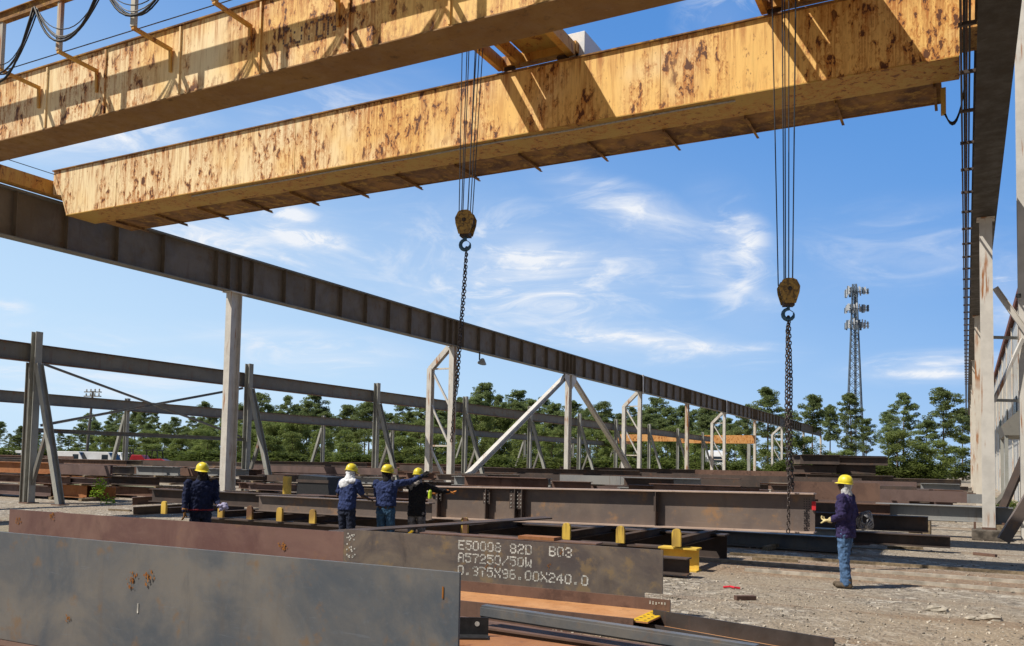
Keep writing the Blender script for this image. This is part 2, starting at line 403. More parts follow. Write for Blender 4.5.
# cables looping under the track
cb = 0
for i in range(10):
    for k, (sag, off) in enumerate(((1.05, 0), (.98, .04), (1.18, -.05), (.86, .09), (1.10, .12))):
        xa = -19.55-2.43+i*2.43; sag *= 1.35 if i == 0 else .95; xb = xa+2.43
        pts = []
        for j in range(15):
            u = j/14; pts.append(V((xa+(xb-xa)*u+.03*sin(u*9+k), TY-.10+off*.6, 12.50-sag*(1-(2*u-1)**2)*(.95+.05*sin(i+k)))))
        MB_ = MB(); MB_.sm = True
        MB_.tube(pts, [.020, .014, .028, .012, .018][k], 6).build('festoon_cable', M_BLACK if k != 1 else plain('grey cable sheath', (.22, .22, .22)), CR)
MB().tube([(-27.5, 12.95, 11.62), (-14, 12.95, 11.58), (.2, 12.95, 11.6)], .013, 5).build('pull_wire', M_ROPE, CR)
MB().tube([(-28.3, 14.6, 11.7), (-28.1, 18.9, 11.64)], .014, 5).build('pull_wire', M_ROPE, CR)
# conductor collector and its cable loops at the right end
col = MB().box(-.42, -.32, 20.3, 20.42, 9.55, 10.12).build('collector_bracket', M_YELU, CR)
for k in range(4):
    pts = [V((-.37+(.42)*j/10, 20.35, 9.62-(.32+.05*k)*(1-(2*j/10-1)**2)+.03*k+.5*(j/10)**3)) for j in range(11)]
    MB().tube(pts, .016, 6).build('collector_cable', M_BLACK, col)

# ------------------------------------------------------------------ trolleys, blocks, chains
def trolley(x0, label, hookx, hookz, spread, rot):
    T = empty('hoist_trolley', (x0, 16.65, 11.8), label, 'hoist trolley', None)
    F = MB()
    for y in (14.16, 19.24): F.box(x0, x0+2.2, y-.13, y+.13, 12.10, 12.36)
    for dx, w in ((.04, .13), (.62, .11), (1.98, .2)): F.box(x0+dx, x0+dx+w, 14.30, 19.10, 11.98, 12.30)
    F.build('frame', M_YEL2, T)
    D = MB(); D.box(x0+.29, x0+.60, 14.3, 19.1, 12.30, 12.33); D.box(x0+.76, x0+1.96, 17.95, 19.1, 12.30, 12.33); D.box(x0+1.15, x0+1.96, 17.6, 17.947, 12.30, 12.33); D.box(x0+.76, x0+1.96, 15.603, 17.597, 12.30, 12.33)
    D.box(x0+.76, x0+1.96, 14.3, 15.6, 12.30, 12.33)
    D.build('deck_plate', M_YELU, T)
    dr = MB(); dr.sm = True
    dr.lathe((x0+.2, 16.65, 12.62), [(.42, 0), (.42, .04), (.30, .05)]+[(.30+.012*(k % 2), .08+k*.05) for k in range(28)]+[(.30, 1.5), (.42, 1.51), (.42, 1.56)], (1, 0, 0), 28)
    dr.build('rope_drum', M_DBRN, T)
    MB().box(x0+1.55, x0+1.95, 16.1, 17.2, 12.05, 12.95).build('gearbox', plain('green gearbox', (.04, .06, .05), .5), T)
    mo = MB(); mo.lathe((x0+1.55, 17.6, 12.62), [(.05, -.9), (.2, -.86), (.22, -.8), (.22, -.1), (.14, -.05), (.14, 0)], (1, 0, 0), 16); mo.build('motor', plain('hoist motor', (.30, .17, .04), .5), T)
    MB().box(x0+.25, x0+.7, 17.0, 17.9, 12.35, 12.6).build('resistor_box', M_YELU, T)
    for y in (14.16, 19.24):
        for xx in (x0+.3, x0+1.8):
            MB().lathe((xx, y-.06, 12.06), [(.13, 0), (.155, .01), (.155, .03), (.13, .035), (.13, .12)], (0, 1, 0), 18).build('wheel', M_DBRN, T)
    up = 12.35
    for k, (dx, dy) in enumerate(((-.30, .0), (-.1, -.12), (-.06, -.1), (-.02, .12), (.1, .1), (.14, -.1), (.18, .12))[:spread]):
        tx = hookx+dx*1.1+.12 if rot else hookx+dx*1.15
        bx_ = hookx+dx*.62
        MB().tube([(tx, 16.65+dy, up), (bx_, 16.65+dy*.8, hookz+.12)], .0115, 5).build('wire_rope', M_ROPE, T)
    return T
T1 = trolley(-10.65, 'yellow hoist trolley with a white box riding the girders above the left hook', -10.02, 7.42, 7, 1)
wb = MB(); wb.box(-8.78, -8.3, 19.3, 20.7, 11.82, 12.66); MB_wb = wb.build('control_box', plain('white cabinet', (.72, .74, .76), .4, .05), T1, bevel=.01)
MB().box(-8.52, -8.46, 19.27, 19.30, 12.05, 12.2).build('latch', M_BLACK, MB_wb)
T2 = trolley(-4.0, 'dark hoist trolley on the girders above the right hook', -2.93, 5.22, 6, 0)
pr = MB(); pr.tube([(-3.95, 14.2, 12.75), (-3.95, 18.9, 12.75)], .03, 6)
for y in (14.3, 16, 17.6, 18.9): pr.tube([(-3.95, y, 12.3), (-3.95, y, 12.75)], .025, 6)
pr.build('guard_rail', M_YEL2, T2)

def hook_block(x, y, z, rot, label, k_=.92):
    """z = middle of the cheek plates"""
    B = empty('hook_block', (0, 0, 0), label, 'hook block')
    for s in (-1, 1):
        mb = MB()
        poly = [(-.16, .27), (-.235, .12), (-.22, -.02), (-.14, -.28), (.14, -.28), (.22, -.02), (.235, .12), (.16, .27), (.07, .31), (-.07, .31)]
        mb.prof((0, s*.17, 0), (0, s*.145, 0), [(a, b) for a, b in poly])
        mb.build('cheek_plate', M_HB, B)
    sv = MB(); sv.sm = True
    for y_ in (-.09, 0, .09):
        sv.lathe((0, y_-.03, .06), [(.05, 0), (.20, .0), (.185, .03), (.20, .06), (.05, .06)], (0, 1, 0), 24)
    sv.lathe((0, -.2, .06), [(.05, 0), (.05, .4)], (0, 1, 0), 12)
    sv.build('sheave', M_DBRN, B)
    MB().box(-.12, .12, -.13, .13, -.33, -.22).build('crosshead', M_DBRN, B)
    pts = [(0, 0, -.30), (0, 0, -.38)]
    for k in range(13):
        a = radians(100-k*25); pts.append((.0+.125*cos(a)*-1, 0, -.52+.125*sin(a)))
    rs = [.035, .035]+[.035+.014*sin(pi*k/12) for k in range(13)]; rs[-1] = .015; rs[-2] = .024
    hk = MB(); hk.sm = True; hk.tube(pts, rs, 10); hk.build('hook', M_HOOK, B)
    MB().tube([(.01, 0, -.40), (.11, 0, -.47)], .009, 6).build('latch', M_DBRN, B)
    B.location = (x, y, z); B.rotation_euler = (0, 0, rot); B.scale = (k_,)*3
    return B
M_HB = steel('worn yellow block', (.45, .27, .06), (.32, .19, .05), (.06, .04, .03), .5, 4, .6)
hook_block(-10.02, 16.65, 7.30, radians(15), 'small worn crane hook block in shadow, hanging left above the grey beams')
hook_block(-2.93, 16.65, 5.20, radians(-25+46), 'yellow crane hook block with blue hook, hanging lower on the right', .80)

def link(mb, p, q, w, r, tw, n=10, m=5):
    """one oval chain link from p to q"""
    p = V(p); q = V(q); t = (q-p).normalized(); a = t.cross(V((0, 1, 0))).normalized(); b = t.cross(a)
    s = a*cos(tw)+b*sin(tw); Ln = (q-p).length/2+r*.6; c = (p+q)/2
    pts = []
    for k in range(n):
        an = 2*pi*k/n; pts.append(c+s*(cos(an)*w)+t*((Ln-w)*(1 if sin(an) > 0 else -1)+sin(an)*w))
    o = len(mb.v)
    for i, P in enumerate(pts):
        d = (pts[(i+1) % n]-pts[i-1]).normalized(); nn = s.cross(t).normalized(); mm = d.cross(nn)
        for k in range(m):
            an = 2*pi*k/m; mb.v.append(P+(nn*cos(an)+mm*sin(an))*r)
    for i in range(n):
        for k in range(m):
            mb.f.append((o+i*m+k, o+i*m+(k+1) % m, o+((i+1) % n)*m+(k+1) % m, o+((i+1) % n)*m+k))
def chain(label, strands, r=.0115, w=.027, pitch=.066):
    mb = MB(); mb.sm = True
    for pts in strands:
        pts = [V(p) for p in pts]; tw = random.random()
        for a, b in zip(pts[:-1], pts[1:]):
            n = max(1, int((b-a).length/pitch))
            for i in range(n):
                tw += pi/2+random.uniform(-.12, .16)
                link(mb, a.lerp(b, i/n), a.lerp(b, (i+1)/n), w, r, tw)
    return tag(mb.build('lifting_chain', M_CHAIN), label, 'chain')
z0 = 7.30-.61
chain('dark lifting chain hanging free from the left hook', [
    [(-9.99, 16.65, z0+.08), (-10.06, 16.62, z0-1.3), (-10.16, 16.60, z0-2.9), (-10.24, 16.60, 2.35)],
    [(-9.99, 16.67, z0+.08), (-10.02, 16.67, z0-.9), (-10.10, 16.68, z0-1.9), (-10.15, 16.66, z0-3.1), (-10.19, 16.66, 3.4)],
    ])
z0 = 5.20-.53
chain('long lifting chain hanging from the right hook down across the end of the long girder', [
    [(-2.93, 16.65, z0+.08), (-2.91, 16.58, 3.0), (-2.90, 16.56, 1.5), (-2.91, 16.55, .72)],
    [(-2.93, 16.68, z0+.08), (-2.88, 16.66, 3.6), (-2.89, 16.68, 2.4), (-2.86, 16.75, 1.5)],
    [(-2.95, 16.66, z0-.1), (-2.96, 16.62, 3.1), (-2.94, 16.64, 1.9), (-2.86, 16.72, 1.47)]])

# ------------------------------------------------------------------ runways
def runway(name, label, X, z0, z1, w, ya, yb, mat, matf, stiff, side, group=None, cat='runway beam', seg=None):
    R = empty(name, (X, ya, z0), label, cat, group)
    MB().box(X-.012, X+.012, ya, yb, z0+.035, z1-.035).build('web', mat, R)
    MB().box(X-w/2, X+w/2, ya, yb, z0, z0+.035).build('bottom_flange', matf, R)
    MB().box(X-w/2, X+w/2, ya, yb, z1-.035, z1).build('top_flange', matf, R)
    if stiff:
        first = None
        for i, y in enumerate(stiff):
            if i > 97: break
            if first is None:
                first = MB().box(X+side*.014, X+side*(w/2-.02), y-.008, y+.008, z0+.037, z1-.037).build('stiffener', mat, R); fy = y
            else:
                c = first.copy(); COL.objects.link(c); c.parent = R; c.location.y += y-fy
    return R
COLY = [27.95, 46.5, 64.5, 82., 98.5, 116., 135., 157., 180., 203.]
st = [13.4, 15.6, 17.8, 19.7, 21.8, 23.95]
for i, y in enumerate(COLY):
    if i < 7: st += [y-1.2, y-.5, y+.2, y+.9]
    nx = COLY[i+1] if i+1 < len(COLY) else 204
    k = y+3.0
    while k < nx-2.2 and i < 8: st.append(k); k += 2.1 if i < 3 else 2.6
R1 = runway('runway_beam', 'tall brown crane runway beam on white columns, from upper left to far trees', -28.7, 9.2, 10.85, .5, 4, 204, M_RUN, M_GALB, st, 1)
MB().box(-28.73, -28.67, 4, 204, 10.852, 10.95).build('crane_rail', M_DBRN, R1)
lamp = empty('work_light', (-28.2, 49.5, 8.6), 'small work light hanging under the tall dark runway beam', 'work light')
MB().tube([(-28.5, 49.5, 9.2), (-28.5, 49.5, 8.7), (-28.3, 49.5, 8.6)], .05, 6).build('bracket', M_BLACK, lamp)
lh = MB(); lh.lathe((-28.25, 49.5, 8.75), [(.1, 0), (.32, -.35), (.30, -.36)], (.4, -.3, 1), 12); lh.build('lamp_head', M_GALV, lamp)

C1 = 'white columns carrying the tall runway beam'
def single_col(y, label, mat=M_WHT):
    o = empty('runway_column', (-28.7, y, 0), label, 'steel column', C1)
    mb = MB(); mb.ib((-28.7, y, .02), (-28.7, y, 9.16), .34, .62, .03, .02, (0, 1, 0)); mb.build('shaft', mat, o)
    MB().box(-29.0, -28.4, y-.45, y+.45, 9.165, 9.197).build('cap_plate', mat, o)
    if 60 < y < 70:
        for s_ in (-1, 1): MB().prof((-28.52, y+s_*.25, 8.0), (-28.50, y+s_*.25, 8.0), [(0, 0), (s_*-.9, .75), (s_*-.9, 1.15), (0, 1.15)]).build('gusset_plate', mat, o)
    MB().box(-29.05, -28.35, y-.5, y+.5, 0, .1).build('base_plate', M_CONC, o)
    return o
def bent(y, label, tall=0):
    o = empty('braced_bent', (-29.6, y, 0), label, 'braced column', C1)
    MB().ib((-28.7, y, .0), (-28.7, y, 9.18), .34, .42, .03, .02, (0, 1, 0)).build('inner_leg', M_WHT, o)
    if tall: MB().box(-28.44, -28.36, y-.16, y+.16, 9.0, 10.9).build('splice_plate', M_WHT, o)
    m = MB(); m.ib((-30.35, y, 0), (-30.35, y, 7.85), .34, .40, .03, .02, (0, 1, 0)); m.build('outer_leg', M_WHT, o)
    m = MB(); m.ib((-30.35, y, 7.8), (-28.98, y, 9.15), .32, .36, .03, .02, (0, 1, 0)); m.build('raked_strut', M_WHT, o)
    for z in (7.8, 2.9): MB().bar((-30.2, y, z), (-28.9, y, z), .1, .1).build('tie', M_WHT2, o)
    for a, b in ((7.7, 5.4), (5.5, 3.0), (2.8, .3)): MB().bar((-30.25, y, a), (-28.85, y, b), .12, .12).build('lacing', M_WHT, o)
    return o
single_col(27.95, 'nearest and thickest white column of the tall runway, right of the navy jacket man')
bent(46.5, 'white braced two legged column right behind the hanging left chain')
single_col(64.5, 'white column where two long diagonal braces meet under the tall runway beam')
bent(82., 'white braced two legged column at the foot of the right diagonal brace', 1)
single_col(98.5, 'single white column beside the orange distant crane', M_WHT2)
bent(116., 'white braced two legged column behind the small white truck', 1)
single_col(135., 'slim rusty white column, first one to the left of the far braced pair', M_WHT2)
bent(157., 'far braced two legged column just left of the right hanging chain')
single_col(180., 'far single white column just right of the right hanging chain', M_WHT2)
single_col(203., 'last column at the far end of the tall runway beam', M_WHT2)
def diag(p, q, label):
    o = MB().ib(p, q, .34, .36, .03, .02); tag(o.build('diagonal_brace', M_WHT), label, 'brace', 'long diagonal braces under the tall runway beam')
diag((-28.68, 47.2, .3), (-28.68, 63.9, 9.0), 'long white diagonal brace rising right from the foot of the braced column')
diag((-28.68, 65.1, 9.0), (-28.68, 81.5, .3), 'long white diagonal brace falling right from the beam toward the second braced column')

# second, lower grey frame behind
R2X = -32.1; C2 = 'grey frame columns with raking struts'
runway('frame_beam', 'weathered grey beam with rust topped flange on the nearer low frame', R2X, 5.45, 6.15, .34, 3, 122, M_GALB, M_BRN, None, 1)
def rak(X, y, s, label, ztop, mat, full=True):
    o = empty('frame_column', (X, y, 0), label, 'steel column', C2 if X > -40 else 'columns of the rear grey frame')
    MB().ib((X+s*.34, y, 0), (X+s*.34, y, ztop), .28, .30, .03, .025, (1, 0, 0)).build('post', mat, o)
    MB().ib((X+s*.52, y, ztop-1.25), (X+s*(2.2), y, .02), .22, .26, .025, .02, (0, 1, 0)).build('raking_strut', mat, o)
    MB().box(X+s*2.2-.25, X+s*2.2+.25, y-.2, y+.2, 0, .04).build('base_plate', M_BRN, o); MB().box(X+s*.34-.25, X+s*.34+.25, y-.25, y+.25, 0, .045).build('base_plate', M_BRN, o)
    if full:
        MB().bar((X+s*1.25, y+.02, 2.9), (X+s*.25, y+.02, .25), .14, .14, (0, 1, 0)).build('lower_strut', M_GALB, o)
    return o
ords = ['leftmost grey column with raking strut, standing on pale gravel at the left edge',
        'grey column with raking strut half hidden behind the nearest tall white column',
        'grey column with raking strut rising behind the man in the white neck cloth',
        'grey column with raking strut just right of the left chain',
        'grey column crossed by the left long diagonal brace',
        'grey column just right of the post where the diagonals meet',
        'grey column crossed by the right long diagonal brace']
for y, lb in zip((20.9, 32.1, 42.75, 53.3, 63.7, 74., 83.5), ords):
    c = rak(R2X, y, 1, lb, 6.6, M_GALV)
    if y < 21: MB().ib((R2X-.15, y+.1, 0), (R2X-.15, y+.1, 5.44), .22, .22, .03, .02, (1, 0, 0)).build('rear_post', M_GALB, c)
for y, lb in zip((94., 105., 116.5), ('far grey column left of the single white column by the orange crane', 'far grey column right of the single white column by the orange crane', 'last far grey column at the end of the low frame')):
    rak(R2X, y, 1, lb, 6.6, M_GALV, False)
xb = empty('cross_brace', (R2X+.4, 26.5, 0), 'long crossed X braces with a level strut between the two leftmost grey columns', 'cross bracing')
MB().ang((R2X+.3, 21.2, 5.35), (R2X+.3, 31.7, 2.9), .10, .10, .02).build('diagonal', M_GALB, xb)
MB().ang((R2X+.36, 21.2, 2.95), (R2X+.36, 31.7, 5.3), .10, .10, .02).build('diagonal', M_GALB, xb)
MB().chan((R2X+.28, 20.9, 2.72), (R2X+.28, 32.0, 2.72), .1, .17, .02).build('level_strut', M_GALB, xb)
runway('rear_frame_beam', 'farthest grey beam with rusty top flange in front of the trees', -57., 5.3, 6.1, .34, 8, 165, M_GALB, M_BRN, None, 1)
for y, lb in zip((45.3, 68.4, 80.3, 96., 113.4, 131., 150.), (
        'rear grey column left of the red machine, strut raking left', 'rear grey column in front of the dense trees left of centre', 'rear grey column directly behind the man reaching out',
        'rear grey column seen through the lattice of the first braced pair', 'rear grey column seen under the left long diagonal', 'rear grey column seen under the right long diagonal', 'rear grey column beyond the orange crane')):
    rak(-57., y, -1, lb, 6.3, M_GALV, False)

# distant orange crane on the low frame
OC = empty('distant_crane', (-22, 118, 6.2), 'small orange rusty crane spanning far behind the white columns', 'overhead crane')
a = atd(615, 439, 130); b = atd(765, 440, 121)
M_OR = crane_paint('distant orange paint', (.62, .34, .13), (.66, .44, .24), 1.2, False)
MB().box(a.x, a.x+10.5, a.y, a.y+.8, 5.5, 6.5).build('box_girder', M_OR, OC)
MB().box(a.x+8.5, a.x+19.5, a.y+5, a.y+5.8, 5.4, 6.6).build('box_girder', M_OR, OC)
MB().box(a.x+.0, a.x+.5, a.y-1, a.y+7, 5.2, 5.6).build('end_truck', M_OR, OC)
for dx in (.3, 19.2): MB().bar((a.x+dx, a.y+3, 0), (a.x+dx, a.y+3, 5.3), .4).build('leg', M_GALV, OC)

# right runway, seen from below
Y3 = [27.95, 45.5, 63.5, 81.5, 99.5]
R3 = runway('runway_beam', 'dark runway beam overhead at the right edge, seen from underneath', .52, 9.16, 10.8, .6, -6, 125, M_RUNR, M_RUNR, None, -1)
MB().box(.49, .55, -6, 125, 10.802, 10.9).build('crane_rail', M_DBRN, R3)
CB = empty('conductor_rail', (.05, 5, 9.6), 'bundle of thin vertical looking conductor bars with rusty brackets beside the right runway beam', 'conductor rail')
for k, (x, z) in enumerate(((-.02, 9.30), (.03, 9.48), (.07, 9.66), (.12, 9.84))):
    MB().bar((x, 4, z), (x, 125, z), .038, .05).build('bar', (M_DBRN, M_BLACK, M_BRN, M_ROPE)[k], CB)
first = None
for i in range(40):
    y = 6+i*1.95
    if first is None: first = MB().box(-.06, .215, y-.03, y+.03, 9.26, 9.32).build('bracket', M_DBRN, CB); fy = y
    else: c = first.copy(); COL.objects.link(c); c.parent = CB; c.location.y += y-fy
M_FOOT = plain('dark footing', (.10, .085, .07), .95, .5, 6)
C3 = 'columns under the right runway beam'
for y, lb, m in zip(Y3, ('nearest white rust streaked column under the right runway beam, on a concrete footing', 'second white column of the right runway, partly hidden behind the nearest one',
                         'third column of the right runway with heavy rust', 'fourth column of the right runway', 'farthest column of the right runway'), (M_WHT, M_WHT2, M_WHT2, M_WHT2, M_WHT2)):
    o = empty('runway_column', (.55, y, 0), lb, 'steel column', C3)
    MB().ib((.55, y, .36), (.55, y, 9.13), .32, .34, .028, .02, (0, 1, 0)).build('shaft', m, o)
    MB().box(.32, .78, y-.25, y+.25, 9.132, 9.157).build('cap_plate', M_WHT2, o)
    MB().box(.38, .72, y-.22, y+.22, .30, .355).build('base_plate', M_BRN, o)
    fo = MB().box(.12, 1.02, y-.45, y+.4, -.02, .3).build('footing', M_FOOT, o, bevel=.04)
    if y < 30:
        for dx in (-.35, .35):
            MB().bar((.55+dx, y-.1, .3), (.55+dx, y-.1, .5), .06).build('anchor_bolt', M_BRN, o)
# building frame on the right edge
bc = empty('frame_column', (1.5, 28.6, 0), 'tall white column at the extreme right edge rising past the top of the picture', 'steel column')
MB().ib((1.50, 28.6, 0), (1.50, 28.6, 17.), .28, .34, .03, .02, (0, 1, 0)).build('shaft', M_WHT, bc)
MB().box(1.30, 1.42, 28.3, 28.42, 6.9, 7.0).build('bracket', M_BLACK, bc)
for a, b, w, lb, m in (((.7, 28.2, 7.15), (2.2, 28.4, 4.6), .16, 'white diagonal brace running down right from the nearest right column', M_WHT),
                       ((.7, 28.1, 5.75), (1.4, 28.5, 5.75), .08, 'level tie between the nearest right column and the edge column', M_GALV),
                       ((1.45, 28.35, 5.7), (.7, 28.0, 3.9), .09, 'thin brace falling left from the level tie to the right column', M_WHT),
                       ((.7, 28.1, 3.95), (1.4, 28.5, 3.95), .08, 'lower level tie beside the chute', M_GALV),
                       ((1.9, 28.8, 3.3), (.85, 29.6, .4), .22, 'dark raking strut leaning between the right columns', M_DBRN),
                       ((2.0, 28.9, 2.6), (.8, 29.9, 1.0), .12, 'thin dark strut crossing the dark raking strut', M_GALB),
                       ((2.3, 26.9, 2.4), (1.0, 26.6, .02), .30, 'wide brown raking plate strut with its foot on the gravel at the right edge', M_GIRD)):
    mb = MB(); mb.chan(a, b, w*.5, w, .02) if w > .15 else mb.bar(a, b, w)
    tag(mb.build('brace', m), lb, 'brace', 'braces between the right hand columns')
# hopper chute
hp = empty('chute', (2.0, 33, 3.0), 'grey sheet metal hopper chute on the building side at the right edge', 'chute')
mb = MB(); mb.add([(1.0, 32, 3.4), (2.6, 32, 5.0), (2.6, 36, 5.0), (1.0, 36, 3.4), (1.1, 32, 3.1), (2.6, 32, 3.1), (2.6, 36, 3.1), (1.1, 36, 3.1)],
                  [(0, 1, 2, 3), (0, 4, 5, 1), (3, 2, 6, 7), (0, 3, 7, 4), (4, 7, 6, 5), (1, 5, 6, 2)])
mb.build('hopper', M_GALB, hp)
mb = MB(); mb.bar((1.15, 32.1, 3.1), (1.15, 32.1, 0), .10); mb.build('leg', M_GALV, hp)
mb = MB(); mb.bar((1.15, 35.9, 3.1), (1.15, 35.9, 0), .10); mb.build('leg', M_GALV, hp)
# corrugated building
bd = empty('warehouse', (6, 70, 0), 'long corrugated metal warehouse with rusty eave at the right edge', 'warehouse')
mb = MB(); n = 260
y0, y1 = 40., 150.
vs = []
for i in range(n+1):
    y = y0+(y1-y0)*i/n; x = 3.0+(.05 if (i//1) % 2 else 0)
    vs += [(x, y, 0), (x, y, 12.2)]
mb.add(vs, [(2*i, 2*i+1, 2*i+3, 2*i+2) for i in range(n)])
mb.box(3.06, 14, y0, y1, 0, 12.1)
mb.build('wall', M_CORR, bd)
mb = MB(); mb.add([(2.75, y0-.3, 12.3), (2.75, y1, 12.3), (14, y1, 15.5), (14, y0-.3, 15.5), (2.75, y0-.3, 12.75), (2.75, y1, 12.75), (14, y1, 15.7), (14, y0-.3, 15.7)],
                  [(0, 1, 2, 3), (4, 7, 6, 5), (0, 4, 5, 1), (0, 3, 7, 4), (1, 5, 6, 2), (2, 6, 7, 3)])
mb.build('roof', M_ROOFR, bd)
for y in (52, 66, 80, 95):
    MB().box(2.95, 2.99, y, y+3.2, 4.2, 7.0).build('window', plain('dark glazing', (.03, .04, .05), .2), bd)
for i in range(9):
    MB().box(2.90, 2.97, y0+4+i*9, y0+4.15+i*9, 0, 12.25).build('wall_post', M_WHT2, bd)
#PART3
M_ORWEB = steel('sunlit orange rust', (.42, .19, .07), (.52, .27, .12), (.25, .11, .05), .36, 1.4, .7)  # rust on the flat webs, brightened in colour for the sun on them
# ------------------------------------------------------------------ foreground plates
def pbox(name, x0, x1, y0, y1, z0, z1, mat, label, cat, group=None, bevel=0):
    o = MB().box(x0, x1, y0, y1, z0, z1).build(name, mat, bevel=bevel); return tag(o, label, cat, group)
plateA = empty('steel_plate', (-6.6, 5.1, .155), 'big blue grey mill scale plate standing on edge nearest the camera, lower left', 'steel plate')
MB().box(-10.4, -3.05, 5.09, 5.112, .155, 1.152).build('plate', M_MILL, plateA, bevel=.002)
def splat(c, r, seed, parent, mat, name, Y, nlobes=9, zs=1.):
    rr = random.Random(seed); mb = MB()
    for k in range(nlobes):
        a = rr.random()*6.28; d = r*rr.uniform(.0, 1.); x = c[0]+cos(a)*d; z = c[1]+sin(a)*d*zs; s = r*rr.uniform(.05, .22)
        pts = [(x+cos(q*1.047)*s*rr.uniform(.5, 1.2), Y-.0006*k, z+sin(q*1.047)*s*rr.uniform(.6, 1.6)*zs) for q in range(6)]
        mb.add(pts, [tuple(range(6))])
    mb.build(name, mat, parent)
M_ORSP = steel('orange rust splash', (.30, .12, .02), (.22, .08, .02), (.15, .05, .02), .4, 8, .9)
for px, py, r, sd in ((133, 580, .075, 1), (149, 577, .07, 2), (68, 618, .035, 4)):
    p = on(px, py, 1, 5.088); splat((p.x, p.z), r, sd, plateA, M_ORSP, 'rust_splash', 5.087, 26)
p = on(138, 607, 1, 5.088); MB().box(p.x-.006, p.x+.008, 5.084, 5.0885, p.z-.05, p.z+.03).build('chalk_tick', M_CHALK, plateA)
p = on(443, 591, 1, 5.088); MB().box(p.x-.006, p.x+.006, 5.084, 5.0885, p.z-.05, p.z+.03).build('rust_mark', M_ORSP, plateA)
pbox('steel_beam', -10.2, -3.6, 4.95, 5.32, .0, .15, M_BRN, 'low brown bar lying under the big blue grey plate at the bottom left corner', 'steel beam')
b1 = empty('steel_plate', (-12.5, 10.6, .2), 'long purple brown plate standing on edge behind the blue grey plate, left half', 'steel plate')
xl = on(10, 513, 1, 10.6).x
MB().box(xl, -8.415, 10.59, 10.612, .2, .80).build('plate', M_PURP, b1)
for px, py, s in ((52, 516, 3), (18, 521, 5), (283, 546, 8)):
    p = on(px, py, 1, 10.588); splat((p.x, p.z), .11, s, b1, M_ORSP, 'rust_splash', 10.587, 26, .7)
b2 = empty('steel_plate', (-5.9, 10.6, .2), 'grey brown plate on edge with three rows of white stencilled numbers', 'steel plate')
mb = MB()
poly = [(-8.405, .2), (-3.62, .2), (-3.62, .30), (-3.38, .30), (-3.38, .845), (-8.405, .845)]
mb.add([(x, 10.58, z) for x, z in poly]+[(x, 10.602, z) for x, z in poly], [tuple(range(6)), tuple(range(11, 5, -1))]+[(i, 6+i, 6+(i+1) % 6, (i+1) % 6) for i in range(6)])
mb.build('plate', M_GREY, b2)
G57 = {'0': '01110100011000110001100011000101110', '1': '00100011000010000100001000010001110', '2': '01110100010000100110010001000011111', '3': '01110100010000100110000011000101110',
       '4': '00010001100101010010111110001000010', '5': '11111100001111000001000011000101110', '6': '01110100001000011110100011000101110', '7': '11111000010001000100001000010000100',
       '8': '01110100011000101110100011000101110', '9': '01110100011000101111000010000101110', 'A': '01110100011000111111100011000110001', 'B': '11110100011000111110100011000111110',
       'E': '11111100001000011110100001000011111', 'D': '11110100011000110001100011000111110', 'W': '10001100011000110101101011101110001', 'X': '10001100010101000100010101000110001',
       '/': '00001000010001000100010001000010000', '.': '00000000000000000000000000110001100', ' ': '0'*35}
def stencil(text, x, ztop, w, h, Y, parent, mat, seed=1, keep=.97):
    rr = random.Random(seed); mb = MB(); cw = w
    for i, ch in enumerate(text):
        g = G57[ch]
        for r in range(7):
            for c in range(5):
                if g[r*5+c] == '1' and rr.random() < keep:
                    cx = x+i*cw+c*cw*.165; cz = ztop-r*h/6.6; s = cw*.092*rr.uniform(.72, 1.15); cx += rr.uniform(-.0025, .0025); cz += rr.uniform(-.0025, .0025)
                    mb.box(cx-s, cx+s, Y-.0016, Y, cz-s*.95, cz+s*.95)
    return mb.build('stencilled_number', mat, parent)
for row, (t, x, z) in enumerate((('E50008 82D  B03', -6.36, .79), ('A57250/50W', -6.36, .615), ('0.375X96.00X240.0', -6.36, .44))):
    stencil(t, x, z, .118, .125, 10.579, b2, M_CHALK, row)
for px, py, s in ((486, 567, 1), (495, 567, 2), (549, 566, 3), (561, 553, 9)):
    p = on(px, py, 1, 10.577); splat((p.x, p.z), .05, s, b2, M_ORSP, 'rust_splash', 10.5765, 8)
mb = MB(); rr = random.Random(5)
for i in range(26):
    px = 347+rr.uniform(0, 8); p = on(px, 532+rr.uniform(0, 26), 1, 10.577); mb.box(p.x-.012, p.x+.012, 10.575, 10.579, p.z-.01, p.z+.012)
mb.build('chalk_mark', M_CHALK, b2)
mb = MB()
for i in range(11):
    x = -6.25+i*.27; mb.box(x, x+rr.uniform(.05, .16), 10.574, 10.579, .203, .222)
mb.build('paint_dash', M_CHALK, b2)
for x in (-13.5, -10.5, -8.2, -5.2): pbox('timber_block', x-.12, x+.12, 10.2, 11.0, 0, .195, M_TIMB, {-13.5: 'timber block under the left end of the purple brown plate', -10.5: 'timber block under the middle of the purple brown plate', -8.2: 'timber block where the purple and the numbered plate meet', -5.2: 'timber block under the numbered plate'}[x], 'timber block', 'timber blocks under plates')
